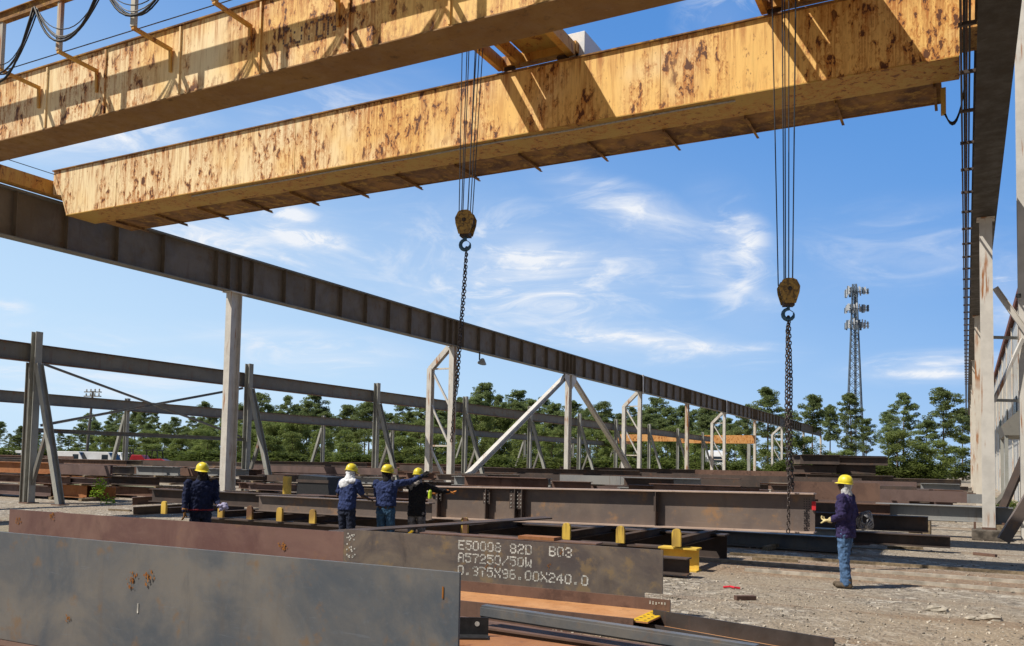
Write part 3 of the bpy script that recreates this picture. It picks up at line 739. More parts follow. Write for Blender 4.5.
# plate girder lying on its side in front of the numbered plate
g = empty('plate_girder', (-5.3, 9.5, 0), 'orange rust plate girder lying on its side with a yellow sprayed drilled end', 'steel girder')
XE = -3.08
MB().box(-8.5, XE, 9.93, 9.96, .0, .335).build('back_flange', M_BRN, g)
MB().box(-8.5, XE, 9.142, 9.928, .185, .20).build('web', M_ORWEB, g)
MB().box(-8.5, XE-.16, 9.11, 9.14, .0, .225).build('front_flange', M_BRN, g)
MB().box(XE-.20, XE-.005, 9.15, 9.92, .2005, .2045).build('yellow_end', M_YSPRAY, g)
mb = MB()
for j in range(6):
    for k in range(2): mb.lathe((XE-.15+k*.09, 9.22+j*.125, .2047), [(.018, 0), (.018, .001)], n=8)
mb.build('bolt_holes', M_BLACK, g)
mb = MB(); rq = random.Random(8)
for k in range(6): mb.box(XE-.25+k*.036, XE-.232+k*.036, 9.926, 9.9295, .265+rq.uniform(0, .02), .295+rq.uniform(0, .015))
mb.build('chalk_mark', M_CHALK, g)
# blue grey channel
def lean(name, p, q, w, h, kind, mat, label, cat, group=None, up=(0, 0, 1), tf=.02):
    mb = MB(); mb.ib(p, q, w, h, tf, tf*.7, up) if kind == 'I' else (mb.chan(p, q, w, h, tf, up) if kind == 'C' else mb.bar(p, q, w, h, up))
    return tag(mb.build(name, mat), label, cat, group)
lean('steel_channel', (-4.35, 7.7, .34), (-1.56, 7.38, .31), -.09, .12, 'C', M_MILL, 'blue grey channel lying across the rusty beams at the bottom centre', 'steel channel')
lean('steel_beam', (-6.5, 6.75, .19), (-1.62, 6.42, .19), .55, .38, 'I', M_RUST, 'rusty orange topped beam at the bottom edge right of the blue grey plate', 'steel beam')
lean('steel_beam', (-6.5, 7.95, .13), (-2.2, 7.62, .13), .26, .25, 'I', M_BRN, 'brown beam lying between the blue grey channel and the girder on its side', 'steel beam')
rb = empty('steel_beam', (-2.8, 9.0, 0), 'dark brown beam with orange web ending on open gravel, bottom centre', 'steel beam')
MB().bar((-3.18, 9.63, .13), (-1.15, 9.0, .13), .025, .26).build('back_flange', M_DARK, rb)
MB().bar((-3.20, 9.49, .09), (-1.17, 8.86, .09), .25, .02).build('web', M_ORWEB, rb)
MB().bar((-3.22, 9.35, .075), (-1.19, 8.72, .075), .025, .15).build('front_flange', M_DARK, rb)
lean('steel_beam', (-5.2, 8.65, .06), (-2.2, 8.22, .06), .16, .12, 'I', M_BRN, 'small brown beam on the ground beneath the blue grey channel', 'steel beam')
cl = empty('clip_angle', (-3.8, 6.45, .39), 'dark drilled clip angle lying beside the right end of the blue grey plate', 'clip angle')
mb = MB(); mb.ang((-4.02, 6.55, .385), (-3.72, 6.72, .385), .16, .16, .014); mb.build('angle', M_BLACK, cl)
mb = MB()
for k in range(2): mb.lathe((-3.93+k*.13, 6.60+k*.06, .49), [(.022, 0), (.022, .004)], (.5, -.86, 0), 10)
mb.build('bolt_holes', M_CHALK, cl)
sc_ = tag(MB().box(1.05, 1.5, 12.1, 12.5, 0, .42).build('steel_offcut', M_RUST), 'reddish rusty offcut at the bottom right corner', 'steel offcut')

# ------------------------------------------------------------------ long girder being rigged, its supports
pr_ = on(815, 500, 1, 16.85); pl_ = on(428, 500, 1, 16.95)
A_ = V((pl_.x, pl_.y, -.12)); B_ = V((pr_.x, pr_.y, 0)); D_ = (B_-A_).normalized(); Nn = V((D_.y, -D_.x, 0)).normalized()   # Nn toward the camera
GZ0, GZ1 = .72, 1.455; GL = (B_-A_).length
lg = empty('plate_girder', A_+(B_-A_)*.5+V((0, 0, GZ0)), 'long brown plate girder with bolted splice plates, right chain hanging across its end', 'steel girder')
def gbox(name, s0, s1, t0, t1, z0, z1, mat, par=None):
    """box in girder frame: s along, t toward camera"""
    mb = MB(); ps = [A_+D_*s+Nn*t+V((0, 0, z)) for s in (s0, s1) for t in (t0, t1) for z in (z0, z1)]
    mb.add(ps, [(0, 1, 3, 2), (4, 6, 7, 5), (0, 4, 5, 1), (2, 3, 7, 6), (0, 2, 6, 4), (1, 5, 7, 3)]); return mb.build(name, mat, par or lg)
gbox('web', 0, GL, -.008, .008, GZ0+.025, GZ1-.025, M_GIRD)
gbox('top_flange', 0, GL, -.17, .17, GZ1-.026, GZ1, M_FLG)
gbox('bottom_flange', 0, GL, -.17, .17, GZ0-.005, GZ0+.024, M_FLG)
def s_of(px):   # distance along girder for a pixel column
    r = ray(px, 500); n = V((-D_.y, D_.x, 0)); t = (A_-V((0, 0, 0))).dot(n)/V((r.x, r.y, 0)).dot(n)
    return (V((r.x, r.y, 0))*t-V((A_.x, A_.y, 0))).dot(D_)
for px, w, z0, z1, full in ((441, .16, 1.12, 1.40, 0), (489, .17, 1.08, 1.42, 0), (518, .30, .99, 1.43, 1), (525, .05, GZ0+.03, 1.42, 1), (658, .10, 1.03, 1.42, 1)):
    s = s_of(px); pp = gbox('splice_plate', s-w/2, s+w/2, .10, .115, z0, z1, M_DBRN)
    gbox('stiffener', s-.01, s+.01, .01, .165, GZ0+.03, GZ1-.03, M_DBRN)
    if w > .08:
        mb = MB()
        for i in range(int(w/.07)):
            for j in range(int((z1-z0)/.08)):
                c = A_+D_*(s-w/2+.045+i*.08)+Nn*.115+V((0, 0, z0+.05+j*.08)); mb.lathe(c, [(.014, 0), (.012, .012)], Nn, 6)
        mb.build('bolts', M_CHALK, pp)
mb = MB()
for i in range(3):
    for j in range(13):
        mb.lathe(A_+D_*(GL-.10-i*.045)+Nn*.0085+V((0, 0, .80+j*.045)), [(.011, 0), (.011, .002)], Nn, 6)
mb.build('bolt_holes', M_BLACK, lg)
gbox('red_tag', GL-.05, GL+.02, .02, .05, 1.14, 1.30, plain('red tag', (.55, .02, .03)))
M_BENCH = M_DBRN
# low support beams the girders lie on
XE2 = on(698, 560, 1, 15.55).x
sb = empty('support_beam', (-10, 15.6, 0), 'long low support beam with yellow painted end, carrying the yellow stop posts', 'support beam')
mb = MB(); mb.ib((-17, 15.62, .21), (XE2-.72, 15.62, .21), .34, .42, .03, .02); mb.build('beam', M_BENCH, sb)
mb = MB(); mb.ib((XE2-.718, 15.62, .21), (XE2, 15.62, .21), .345, .425, .03, .02); mb.build('painted_end', M_YPOST, sb)
mb = MB(); mb.ib((-16, 18.0, .26), (on(727, 550, 1, 18.0).x, 18.0, .26), .4, .52, .03, .02)
tag(mb.build('support_beam', M_BENCH), 'dark second support beam behind the yellow ended one', 'support beam')
posts = [(164, 'leftmost yellow stop post, left of the man in the navy jacket'), (221, 'yellow stop post at the right hand of the man in the navy jacket'), (250, 'yellow and rust stop post under the dark brown rack beam'), (280, 'rusty pale stop post under the left end of the tan beam'),
         (313, 'bright speckled yellow stop post under the tan beam'), (465, 'small yellow stop post under the long girder, right of the man in black'), (567, 'left one of the three yellow stop posts under the middle of the long girder'), (621, 'middle one of the three yellow stop posts under the long girder'), (677, 'right one of the three yellow stop posts, stained dark, above the yellow beam end')]
for px, lb in posts:
    x = onY(px, 15.45, 520); o = empty('stop_post', (x, 15.45, .42), lb, 'stop post', 'yellow stop posts along the support beam')
    w = .085
    poly = [(-w, 0), (w, 0), (w, .25), (w*.8, .30), (w*.3, .325), (-w*.3, .325), (-w*.8, .30), (-w, .25)]
    mb = MB(); mb.prof((x, 15.41, .44), (x, 15.47, .44), [(-a, b) for a, b in poly]); mb.build('stop_plate', M_YPOST, o, bevel=.006)
    mb = MB(); mb.ib((x, 15.52, .52), (x, 18.2, .52), .16, .16, .014, .01); mb.build('cross_bar', M_BENCH, o)
# beams resting on the rack at the left
def I_(name, px0, px1, Y, z0, z1, w, mat, label, group=None, tf=.02, yo=0.):
    x0 = onY(px0, Y, 505); x1 = onY(px1, Y, 505)
    mb = MB(); mb.ib((x0, Y, (z0+z1)/2), (x1, Y+yo, (z0+z1)/2), w, z1-z0, tf, .012)
    return tag(mb.build(name, mat), label, 'steel beam', group)
I_('steel_beam', 152, 322, 16.75, .64, 1.0, .26, M_DBRN, 'dark brown rack beam behind the man in the navy jacket')
I_('steel_beam', 259, 432, 15.95, .62, 1.0, .24, M_GIRD, 'tan brown rack beam in front, between the navy jacket man and the group of three')
I_('steel_beam', 300, 440, 17.6, .64, .98, .24, M_BRN, 'brown rack beam behind the tan one, reaching the man with the white cloth')
for i, (px0, px1, Y, z, mat, lb) in enumerate(((147, 168, 17.2, .62, M_BRN, 'short stub beam at the left end of the rack, upper'), (149, 176, 16.4, .42, M_DBRN, 'short stub beam at the left end of the rack, lower'))):
    a = V((onY(px0, Y, 505), Y-.5, z)); b = V((onY(px1, Y, 505), Y+.9, z+.1)); mb = MB(); mb.ib(a, b, .2, .22, .02, .015); tag(mb.build('steel_beam', mat), lb, 'steel beam')
a = atd(330, 532, 15.4); b = atd(548, 517.5, 16.6)
tag(MB().bar(a, b, .5, .025).build('steel_plate', M_DBRN), 'thin dark plate lying flat behind the numbered plate, below the three men', 'steel plate')
I_('steel_beam', 425, 600, 12.9, .42, .66, .3, M_BRN, 'brown beam just behind the stencilled plate, under the long girder')
I_('steel_beam', 505, 640, 13.8, .22, .46, .3, M_MILL, 'blue grey beam in the shade between the stop posts')
I_('steel_beam', 380, 690, 14.6, .05, .34, .28, M_DBRN, 'dark beam low in the shade in front of the support beam')
for px, Y, z, lb in ((407, 12.75, .66, 'yellow paint mark block left, on the brown beam behind the numbered plate'),):
    p = V((onY(px, 10.75, 532), 10.75, .80)); tag(MB().bar(p, p+V((.09, .02, .07)), .05, .03).build('paint_stick', M_YSPRAY), 'small yellow marker lying on top edge behind the numbered plate', 'marker')
p = V((onY(525, 12.9, 523), 12.9, .66)); tag(MB().box(p.x-.05, p.x+.6, 12.75, 13.05, .662, .71).build('steel_offcut', M_RUST), 'small orange offcut on the brown beam behind the numbered plate', 'steel offcut')
M_PALE = plain('dusty pale rail top', (.40, .36, .30), .8, .3, 6)
# long thin bars bedded in the ground on the right
for i, (Y, x0, x1, w, mat, lb) in enumerate(((16.2, onY(745, 16.2, 570), 2.6, .04, M_PALE, 'thin pale long bar on the ground, nearest of three behind the man on the right'),
                               (17.5, onY(700, 17.5, 565), 2.6, .05, M_PALE, 'long low bar on the ground, middle of three behind the man on the right'),
                               (19.0, onY(730, 19, 560), 2.8, .05, M_TIMB, 'long low bar on the ground, farthest of three behind the man on the right'))):
    tag(MB().bar((x0, Y, .03), (x1, Y-.12, .03), w, .06).build('ground_bar', mat), lb, 'ground bar', 'long bars bedded in the gravel')
tag(MB().bar((onY(765, 20.5, 552), 20.5, .05), (onY(790, 21.6, 545), 21.9, .12), .12, .1).build('timber_block', M_TIMB), 'timber lying askew in the shade under the end of the long girder', 'timber block')
lean('steel_beam', (-7, 21.2, .20), (-2.3, 21.0, .20), .35, .34, 'I', M_MILL, 'blue grey beam in the shade behind the end of the long girder', 'steel beam')
for i, (px, py, L_, a_, m_, lb) in enumerate(((905, 549, .8, .3, M_TIMB, 'timber scrap on gravel below the lowest dark beam'), (985, 556, .5, -.5, M_BRN, 'short rusty bar on gravel left of the brown raking strut'), (775, 561, .9, .15, M_TIMB, 'timber plank in shade below the right chain'),
        (862, 545, .5, 1.0, M_BRN, 'small rusty offcut on gravel behind the legs of the lone man'), (120, 511, .9, .2, M_TIMB, 'plank on pale gravel right of the leftmost raking strut'), (60, 514, .5, -.4, M_BRN, 'small rusty bar on pale gravel below the leftmost raking strut'), (745, 600, .3, .7, M_BRN, 'little rusty piece on the gravel below the red strap'))):
    p = on(px, py, 2, 0); dv = V((cos(a_), sin(a_), 0))*L_/2
    tag(MB().bar(p-dv+V((0, 0, .035)), p+dv+V((0, 0, .03)), .10, .06).build('ground_scrap', m_), lb, 'scrap')
for px, py, s, lb in ((937, 611, .16, 'largest flat pale rock on the gravel at the right, alone'), (972, 620, .09, 'small dark rock left of a pale one, bottom right'), (991, 620, .15, 'flat pale rock at the bottom right, right of the small dark one')):
    p = on(px, py, 2, 0); mb = MB(); mb.sm = False; mb.ell((p.x, p.y, .02), (s, s*.6, s*.35), n=9, m=6); rr = random.Random(px)
    mb.v = [q+V((rr.uniform(-1, 1), rr.uniform(-1, 1), rr.uniform(-.5, .5)))*s*.14 for q in mb.v]
    tag(mb.build('rock', plain('pale rock', (.36, .32, .26), .9, .3, 12)), lb, 'rock')
p = on(731, 589, 2, 0); mb = MB(); mb.tube([(p.x-.12, p.y, .02), (p.x-.02, p.y+.05, .03), (p.x+.06, p.y-.02, .03), (p.x+.13, p.y+.03, .02)], .018, 6)
tag(mb.build('strap_scrap', plain('red strap', (.6, .02, .04))), 'scrap of red strap on the gravel', 'strap')

# ------------------------------------------------------------------ stacked stock in the yard
PAL = {'purple brown': M_STK, 'orange rust': M_RUST, 'rust brown': M_BRN, 'dark brown': M_DBRN, 'tan brown': M_GIRD, 'pale grey': M_BLUE, 'grey brown': M_GREY}
used = {}
ORD = ['front', 'second', 'third', 'fourth', 'fifth', 'sixth']
def stack(px0, px1, Y, hs, cols, place, pal, seed, z=.12, depth=.5, jit=1.2, kinds='IIP'):
    rr = random.Random(seed); X0 = onY(px0, Y, 480); X1 = onY(px1, Y, 480); zz = z
    layers = ['bottom', 'second', 'third', 'fourth', 'top']
    for li, h in enumerate(hs):
        lname = 'top' if li == len(hs)-1 and li else ('bottom' if li == 0 else layers[li])
        for c in range(cols):
            ys_ = rr.uniform(-.06, .06)
            y = Y+c*depth*1.15+rr.uniform(-.05, .05); cn = rr.choice(pal)
            a = X0+rr.uniform(-jit, jit)*.6; b = X1+rr.uniform(-jit, jit); full = (a, b)
            if rr.random() < .42: b = X0+(X1-X0)*rr.uniform(.35, .8)
            elif rr.random() < .35: a = X0+(X1-X0)*rr.uniform(.15, .55)
            hh = h*rr.uniform(.82, 1.); k = rr.choice(kinds); mb = MB()
            if k == 'I': mb.ib((a, y-ys_, zz+hh/2), (b, y+ys_, zz+hh/2), depth*rr.uniform(.5, .85), hh, .025, .02)
            elif k == 'C': mb.chan((a, y-.1, zz), (b, y-.1, zz), -.16, hh, .02)
            else: mb.box(a, b, y-.02, y+.02, zz, zz+hh)
            t = f'{cn} {"beam" if k == "I" else "channel" if k == "C" else "plate"}, {lname} {ORD[c]} in stack {place}'
            tag(mb.build('steel_plate' if k == 'P' else 'steel_beam', PAL[cn]), t, 'steel stock', 'stock stacked '+place)
            if c == 0 and Y < 50 and full[1]-b > 1.2:
                mb = MB(); h2 = h*rr.uniform(.55, .98); cn2 = rr.choice(list(PAL)); mb.ib((b+.15, y+ys_, zz+h2/2), (full[1], y-ys_, zz+h2/2), .3, h2, .02, .015)
                tag(mb.build('steel_beam', PAL[cn2]), f'short {cn2} right piece, {lname} front, stack {place}', 'steel stock', 'stock stacked '+place)
            if c == 0 and Y < 50 and a-full[0] > 1.2:
                mb = MB(); h2 = h*rr.uniform(.55, .98); cn2 = rr.choice(list(PAL)); mb.ib((full[0], y+ys_, zz+h2/2), (a-.15, y-ys_, zz+h2/2), .3, h2, .02, .015)
                tag(mb.build('steel_beam', PAL[cn2]), f'short {cn2} left piece, {lname} front, stack {place}', 'steel stock', 'stock stacked '+place)
        zz += h
        if li < len(hs)-1 and Y < 50:
            for k in range(2):
                x = X0+(X1-X0)*(.22+.55*k+rr.uniform(-.04, .04)); o = MB().box(x-.06, x+.06, Y-.3, Y+cols*depth, zz, zz+.07)
                tag(o.build('spacer', M_TIMB), f'{"left" if k == 0 else "right"} spacer above {lname} layer, stack {place}', 'spacer', 'timber spacers inside stacks')
            zz += .07
    # timber bearers
    for k in range(2):
        x = X0+(X1-X0)*(.2+.6*k); o = MB().box(x-.1, x+.1, Y-.4, Y+cols*depth*1.15, 0, z)
        tag(o.build('bearer', M_TIMB), f'{"left" if k == 0 else "right"} timber bearer, stack {place}', 'bearer', 'timber bearers under stacks')
RB = ['purple brown', 'rust brown', 'dark brown', 'grey brown', 'dark brown']
stack(-40, 52, 23.4, [.46, .34, .48], 2, 'at left edge behind the leftmost column', ['purple brown', 'rust brown', 'orange rust'], 1)
stack(50, 100, 23.6, [.52, .28, .46], 2, 'just right of the leftmost raking strut', ['orange rust', 'purple brown'], 2, jit=.8)
stack(100, 178, 26.6, [.40, .40, .40], 2, 'behind the green weed', ['dark brown', 'tan brown', 'rust brown', 'grey brown'], 3)
stack(160, 236, 29.5, [.42, .36, .40], 2, 'behind the head of the navy jacket man', RB+['grey brown'], 4)
stack(238, 345, 27.0, [.40, .30, .30], 2, 'right of the nearest white column, near row', RB, 5)
stack(240, 400, 36.0, [.5, .4, .4], 2, 'right of the nearest white column, second row', RB+['grey brown'], 6)
stack(-20, 130, 38.0, [.5, .4, .45], 2, 'in the second row at the far left', RB+['grey brown'], 7)
stack(130, 245, 44.0, [.5, .45, .4], 2, 'in front of the red machine', ['grey brown', 'dark brown', 'rust brown'], 8)
stack(395, 500, 33.0, [.42, .40, .34], 2, 'behind the man in black', RB, 9)
stack(452, 606, 27.5, [.42, .36, .36], 3, 'behind the bolted splice of the long girder', ['pale grey', 'rust brown', 'pale grey', 'dark brown'], 10)
stack(572, 660, 30.5, [.50, .40, .36], 3, 'at the foot of the right diagonal brace', ['pale grey', 'pale grey', 'purple brown'], 11)
stack(640, 810, 25.5, [.42, .36, .30], 3, 'behind the right half of the long girder', ['dark brown', 'dark brown', 'rust brown'], 12)
stack(520, 760, 38.0, [.45, .36, .36], 3, 'in the long second row at the centre', ['dark brown', 'rust brown', 'dark brown', 'purple brown'], 13)
stack(650, 850, 47.0, [.45, .42, .38], 3, 'in third row left of right chain', ['dark brown', 'rust brown', 'grey brown', 'dark brown'], 14)
stack(400, 640, 58.0, [.5, .5, .5], 2, 'far behind the left diagonal brace', ['dark brown', 'rust brown'], 15)
stack(560, 820, 75.0, [.6, .5, .5], 2, 'in the far row under the orange crane', ['dark brown', 'rust brown', 'grey brown'], 16)
stack(800, 872, 52.0, [.55, .5, .5, .5, .55], 4, 'highest in the yard, left of yellow helmet', ['dark brown', 'dark brown', 'grey brown'], 17, kinds='II')
stack(840, 960, 60.0, [.5, .4, .4], 3, 'far behind the lone right man', ['dark brown', 'rust brown', 'grey brown'], 18)
stack(815, 915, 32.5, [.42, .36, .36], 2, 'at the shoulder of the lone right man', ['purple brown', 'dark brown'], 19)
stack(850, 950, 40.0, [.4, .42, .36], 3, 'in the back row near the right columns', ['pale grey', 'purple brown', 'dark brown'], 20)
stack(900, 965, 37.0, [.35, .3, .3], 2, 'of short pieces beside the right columns', ['rust brown', 'purple brown'], 21)
stack(240, 470, 66.0, [.6, .5, .5], 2, 'in the farthest left row under the trees', RB, 22)
stack(-60, 240, 62.0, [.6, .5, .5], 2, 'in the farthest row at the left edge', ['grey brown', 'purple brown', 'rust brown'], 23)
def rowbeam(px0, px1, Y, z0, z1, mat, lb, w=.3, kind='I'):
    x0 = onY(px0, Y, 505); x1 = onY(px1, Y, 505); mb = MB()
    if kind == 'I': mb.ib((x0, Y, (z0+z1)/2), (x1, Y, (z0+z1)/2), w, z1-z0, .025, .018)
    else: mb.box(x0, x1, Y-.015, Y+.015, z0, z1)
    tag(mb.build('steel_beam' if kind == 'I' else 'steel_plate', mat), lb, 'steel stock')
rowbeam(876, 1013, 28.3, .47, .92, M_BLUE, 'long pale grey beam reaching behind the nearest right column', .36)
rowbeam(690, 890, 28.0, .45, .9, M_BRN, 'brown beam left of the long pale grey one, behind the man on the right')
rowbeam(812, 928, 24.6, .34, .74, M_DBRN, 'dark beam directly behind the hands of the man on the right', .36)
rowbeam(800, 950, 22.8, .12, .40, M_DBRN, 'lowest dark beam on the gravel right of the man', .3)
rowbeam(700, 845, 22.4, .12, .46, M_BLUE, 'pale blue beam in shade left of the man on the right', .3)
rowbeam(838, 967, 31.0, .92, 1.28, M_STK, 'purple brown plate standing above the long pale grey beam', kind='P')
rowbeam(790, 880, 28.6, .95, 1.5, M_BRN, 'brown plate behind the end of the long girder and the man', kind='P')
rowbeam(690, 800, 26.2, 1.1, 1.18, M_DBRN, 'flat dark sheet lying level with the top of the long girder', .9)
q_ = V((onY(871, 31.0, 486), 31.0, 1.282)); yc = MB(); yc.sm = True; yc.lathe(q_, [(.17, 0), (.17, .02), (.13, .03), (.12, .09), (.08, .14), (.02, .16)], n=16); tag(yc.build('yellow_cap', M_YSPRAY), 'small bright yellow cap lying on the stock right of the lone man', 'cap')
for px, Y, z in ((925, 28.3, .0), (1000, 28.3, 0), (835, 24.6, 0), (915, 24.6, 0)):
    x = onY(px, Y, 505); tag(MB().box(x-.15, x+.15, Y-.5, Y+.5, 0, .44 if Y > 26 else .32).build('bearer', M_TIMB), {925: 'timber bearer under the middle of the long pale grey beam', 1000: 'timber bearer at the right end of the long pale grey beam', 835: 'timber bearer hidden beside the man on the right', 915: 'timber bearer at the right end of the dark beam'}[px], 'bearer', 'timber bearers under stacks')
x = onY(287, 24.5, 490); tag(MB().bar((x, 24.5, 0), (x, 24.5, 1.25), .22).build('guard_post', M_YPOST), 'tall yellow post beside a black box, right of the nearest white column', 'post')
bx = empty('black_bin', (onY(322, 23.5), 23.5, .5), 'black box shaped bin among the stock right of the yellow post', 'bin')
x = onY(322, 23.5, 490); mb = MB(); poly = [(-.75, .25), (.8, .25), (.62, 1.3), (-.62, 1.36)]
mb.add([(x+a, 23., b) for a, b in poly]+[(x+a, 24., b) for a, b in poly], [(0, 1, 2, 3), (7, 6, 5, 4)]+[(i, 4+i, 4+(i+1) % 4, (i+1) % 4) for i in range(4)]); mb.build('shell', M_BLACK, bx)
MB().box(x-.7, x+.7, 22.97, 22.99, 1.1, 1.2).build('rim', M_DBRN, bx)
#PEOPLE
# ------------------------------------------------------------------ people
def fuse(mb, name, mat, parent, voxel=.009, smooth=4, fold=0., fsize=.09):
    """weld overlapping volumes into one continuous skin"""
    me = mb.mesh(name); o = bpy.data.objects.new(name, me); COL.objects.link(o)
    r = o.modifiers.new('r', 'REMESH'); r.mode = 'VOXEL'; r.voxel_size = voxel; r.use_smooth_shade = True
    s = o.modifiers.new('s', 'SMOOTH'); s.iterations = smooth; s.factor = .5
    if fold:
        tx = bpy.data.textures.new('folds', 'CLOUDS'); tx.noise_scale = fsize; tx.noise_depth = 2
        d = o.modifiers.new('d', 'DISPLACE'); d.texture = tx; d.strength = fold; d.mid_level = .5
        d.texture_coords = 'LOCAL'
    dg = bpy.context.evaluated_depsgraph_get(); new = bpy.data.meshes.new_from_object(o.evaluated_get(dg))
    o.modifiers.clear(); o.data = new; new.materials.clear(); new.materials.append(mat)
    for p in new.polygons: p.use_smooth = True
    o.parent = parent; return o
def limb(mb, pts, rs, n=12):
    P = [V(p) for p in pts]
    for a, b, ra, rb_ in zip(P[:-1], P[1:], rs[:-1], rs[1:]):
        mb.tube([a.lerp(b, k/4) for k in range(5)], [ra+(rb_-ra)*k/4 for k in range(5)], n)
    for p, r in zip(P, rs): mb.ell(p, (r, r, r), n=12, m=8)
def torso(mb, rows, n=20):
    o = len(mb.v)
    for cx, cy, cz, rx, ry in rows:
        for k in range(n):
            a = 2*pi*k/n; c, s = cos(a), sin(a)
            mb.v.append(V((cx+rx*math.copysign(abs(c)**.85, c), cy+ry*math.copysign(abs(s)**.85, s), cz)))
    for i in range(len(rows)-1):
        for k in range(n): mb.f.append((o+i*n+k, o+i*n+(k+1) % n, o+(i+1)*n+(k+1) % n, o+(i+1)*n+k))
    mb.f.append(tuple(o+k for k in range(n-1, -1, -1))); e = o+(len(rows)-1)*n; mb.f.append(tuple(e+k for k in range(n)))
def hand(mb, wrist, d, nrm, side, curl, fat=1.):
    """palm of four metacarpals, five unequal bent fingers; d = direction, nrm = palm side normal"""
    w = V(wrist); d = V(d).normalized(); nrm = V(nrm); nrm = (nrm-d*nrm.dot(d)).normalized(); lat = d.cross(nrm)*side
    for i, (off, L1, ln) in enumerate(((-.030, .082, .070), (-.010, .088, .078), (.011, .085, .072), (.030, .076, .056))):
        k = w+d*L1+lat*off
        limb(mb, [w+lat*off*.6+d*.012, k], [.0155*fat, .0135*fat], 8)
        p = k; dd = d.copy()
        for j, fr in enumerate((.45, .30, .25)):
            ax = lat if True else lat
            dd = Matrix.Rotation(-curl*(.9 if j == 0 else 1.)*side*1., 3, lat*1.) @ dd
            q = p+dd*ln*fr; limb(mb, [p, q], [.0098*fat, .0088*fat], 8); p = q
    t0 = w+d*.028-lat*.030; t1 = t0-lat*.026+d*.030+nrm*.012; t2 = t1+d*.026-lat*.006+nrm*.014*(1+curl); t3 = t2+d*.02+nrm*.010
    limb(mb, [t0, t1, t2, t3], [.0155*fat, .0125*fat, .0108*fat, .009*fat], 8)
def person(loc, heading, label, arms, tone=(.05, .028, .018), shirt=None, trousers=None, sleeves='long', lean=0., head=(0, 0, 0), hatcol=None, glove=None, cloth=None, height=1.78, stance=(.1, .1, 0), scarf=None, boot=None, hem=.86, wide=1., hs=.94):
    P = empty('person', (0, 0, 0), label, 'person')
    ly = lambda z: lean*max(0, z-.95)                    # forward lean of everything above the hips
    sk = plain('dark skin %d' % int(tone[0]*1000), tone, .5, .12, 30, .4)
    sh = {s: V((s*.185*wide, ly(1.43), 1.435)) for s in (1, -1)}
    hips = {s: V((s*.095, 0, .93)) for s in (1, -1)}
    knee = {}; ank = {}
    for s in (1, -1):
        st = stance[0] if s > 0 else -stance[1]; fy = stance[2]*s
        knee[s] = V((s*.10+(st-s*.1)*.5, .03+fy*.5, .50)); ank[s] = V((st, fy, .09))
    HC = V((0, ly(1.62)+.015, 1.635)); HM = Euler(head, 'XYZ').to_matrix()
    # --- body
    mb = MB()
    torso(mb, [(0, 0, .84, .13, .09), (0, 0, .93, .165, .11), (0, ly(1.05), 1.05, .14, .095), (0, ly(1.2), 1.2, .15, .105), (0, ly(1.34), 1.34, .17, .105), (0, ly(1.44), 1.44, .14, .075), (0, ly(1.49), 1.49, .07, .06)])
    limb(mb, [(0, ly(1.45), 1.45), HC+V((0, -.01, -.06))], [.062, .055])
    for s in (1, -1):
        limb(mb, [hips[s], knee[s], ank[s]], [.085, .055, .038])
        limb(mb, [ank[s]+V((0, -.03, -.03)), ank[s]+V((0, .16, -.055))], [.04, .03])
        el, wr = V(arms[s][0]), V(arms[s][1])
        limb(mb, [sh[s], el, wr], [.052, .040, .028])
        hand(mb, wr, arms[s][2], arms[s][3], s, arms[s][4])
    def E(c, r): mb.ell(HC+HM @ V(c), r, HM, 16, 12)
    E((0, -.008, .022), (.076, .094, .088)); E((0, .018, -.045), (.058, .068, .062)); E((0, .055, -.082), (.030, .030, .022))
    E((0, .098, -.022), (.015, .020, .022)); E((0, .088, .0), (.012, .016, .035)); E((0, .080, .028), (.058, .018, .010))
    E((0, .086, -.058), (.026, .012, .006)); E((0, .084, -.068), (.023, .012, .007))
    for s in (1, -1):
        E((s*.078, -.008, -.008), (.010, .020, .032)); E((s*.042, .066, -.028), (.024, .024, .022))
    fuse(mb, 'body', sk, P, .0065, 3)
    ey = MB(); ey.sm = True
    for s in (1, -1): ey.ell(HC+HM @ V((s*.030, .079, .004)), (.011, .010, .009), HM, 10, 8)
    ey.build('eyes', plain('eye white', (.5, .47, .42), .3, .1), P)
    # --- shirt
    mb = MB()
    torso(mb, [(0, 0, hem, .185*wide, .135), (0, 0, .95, .185*wide, .140), (0, ly(1.06), 1.06, .175*wide, .135), (0, ly(1.2), 1.2, .18*wide, .138), (0, ly(1.34), 1.34, .198*wide, .135), (0, ly(1.42), 1.42, .185*wide, .11), (0, ly(1.475), 1.475, .10, .08), (0, ly(1.50), 1.505, .075, .07)])
    for s in (1, -1):
        el, wr = V(arms[s][0]), V(arms[s][1])
        if sleeves == 'long': limb(mb, [sh[s]+V((0, 0, -.012)), el, el.lerp(wr, .93)], [.078, .060, .046])
        else: limb(mb, [sh[s]+V((0, 0, -.012)), sh[s].lerp(el, .72)], [.080, .068])
    fuse(mb, 'shirt', shirt, P, .009, 3, .042, .055)
    # --- trousers
    mb = MB()
    torso(mb, [(0, 0, .80, .155, .11), (0, 0, .90, .155, .112), (0, 0, 1.0, .14, .10)])
    for s in (1, -1): limb(mb, [hips[s]+V((0, 0, -.04)), knee[s], ank[s]+V((0, 0, .0))], [.102, .080, .068])
    fuse(mb, 'trousers', trousers, P, .009, 3, .040, .06)
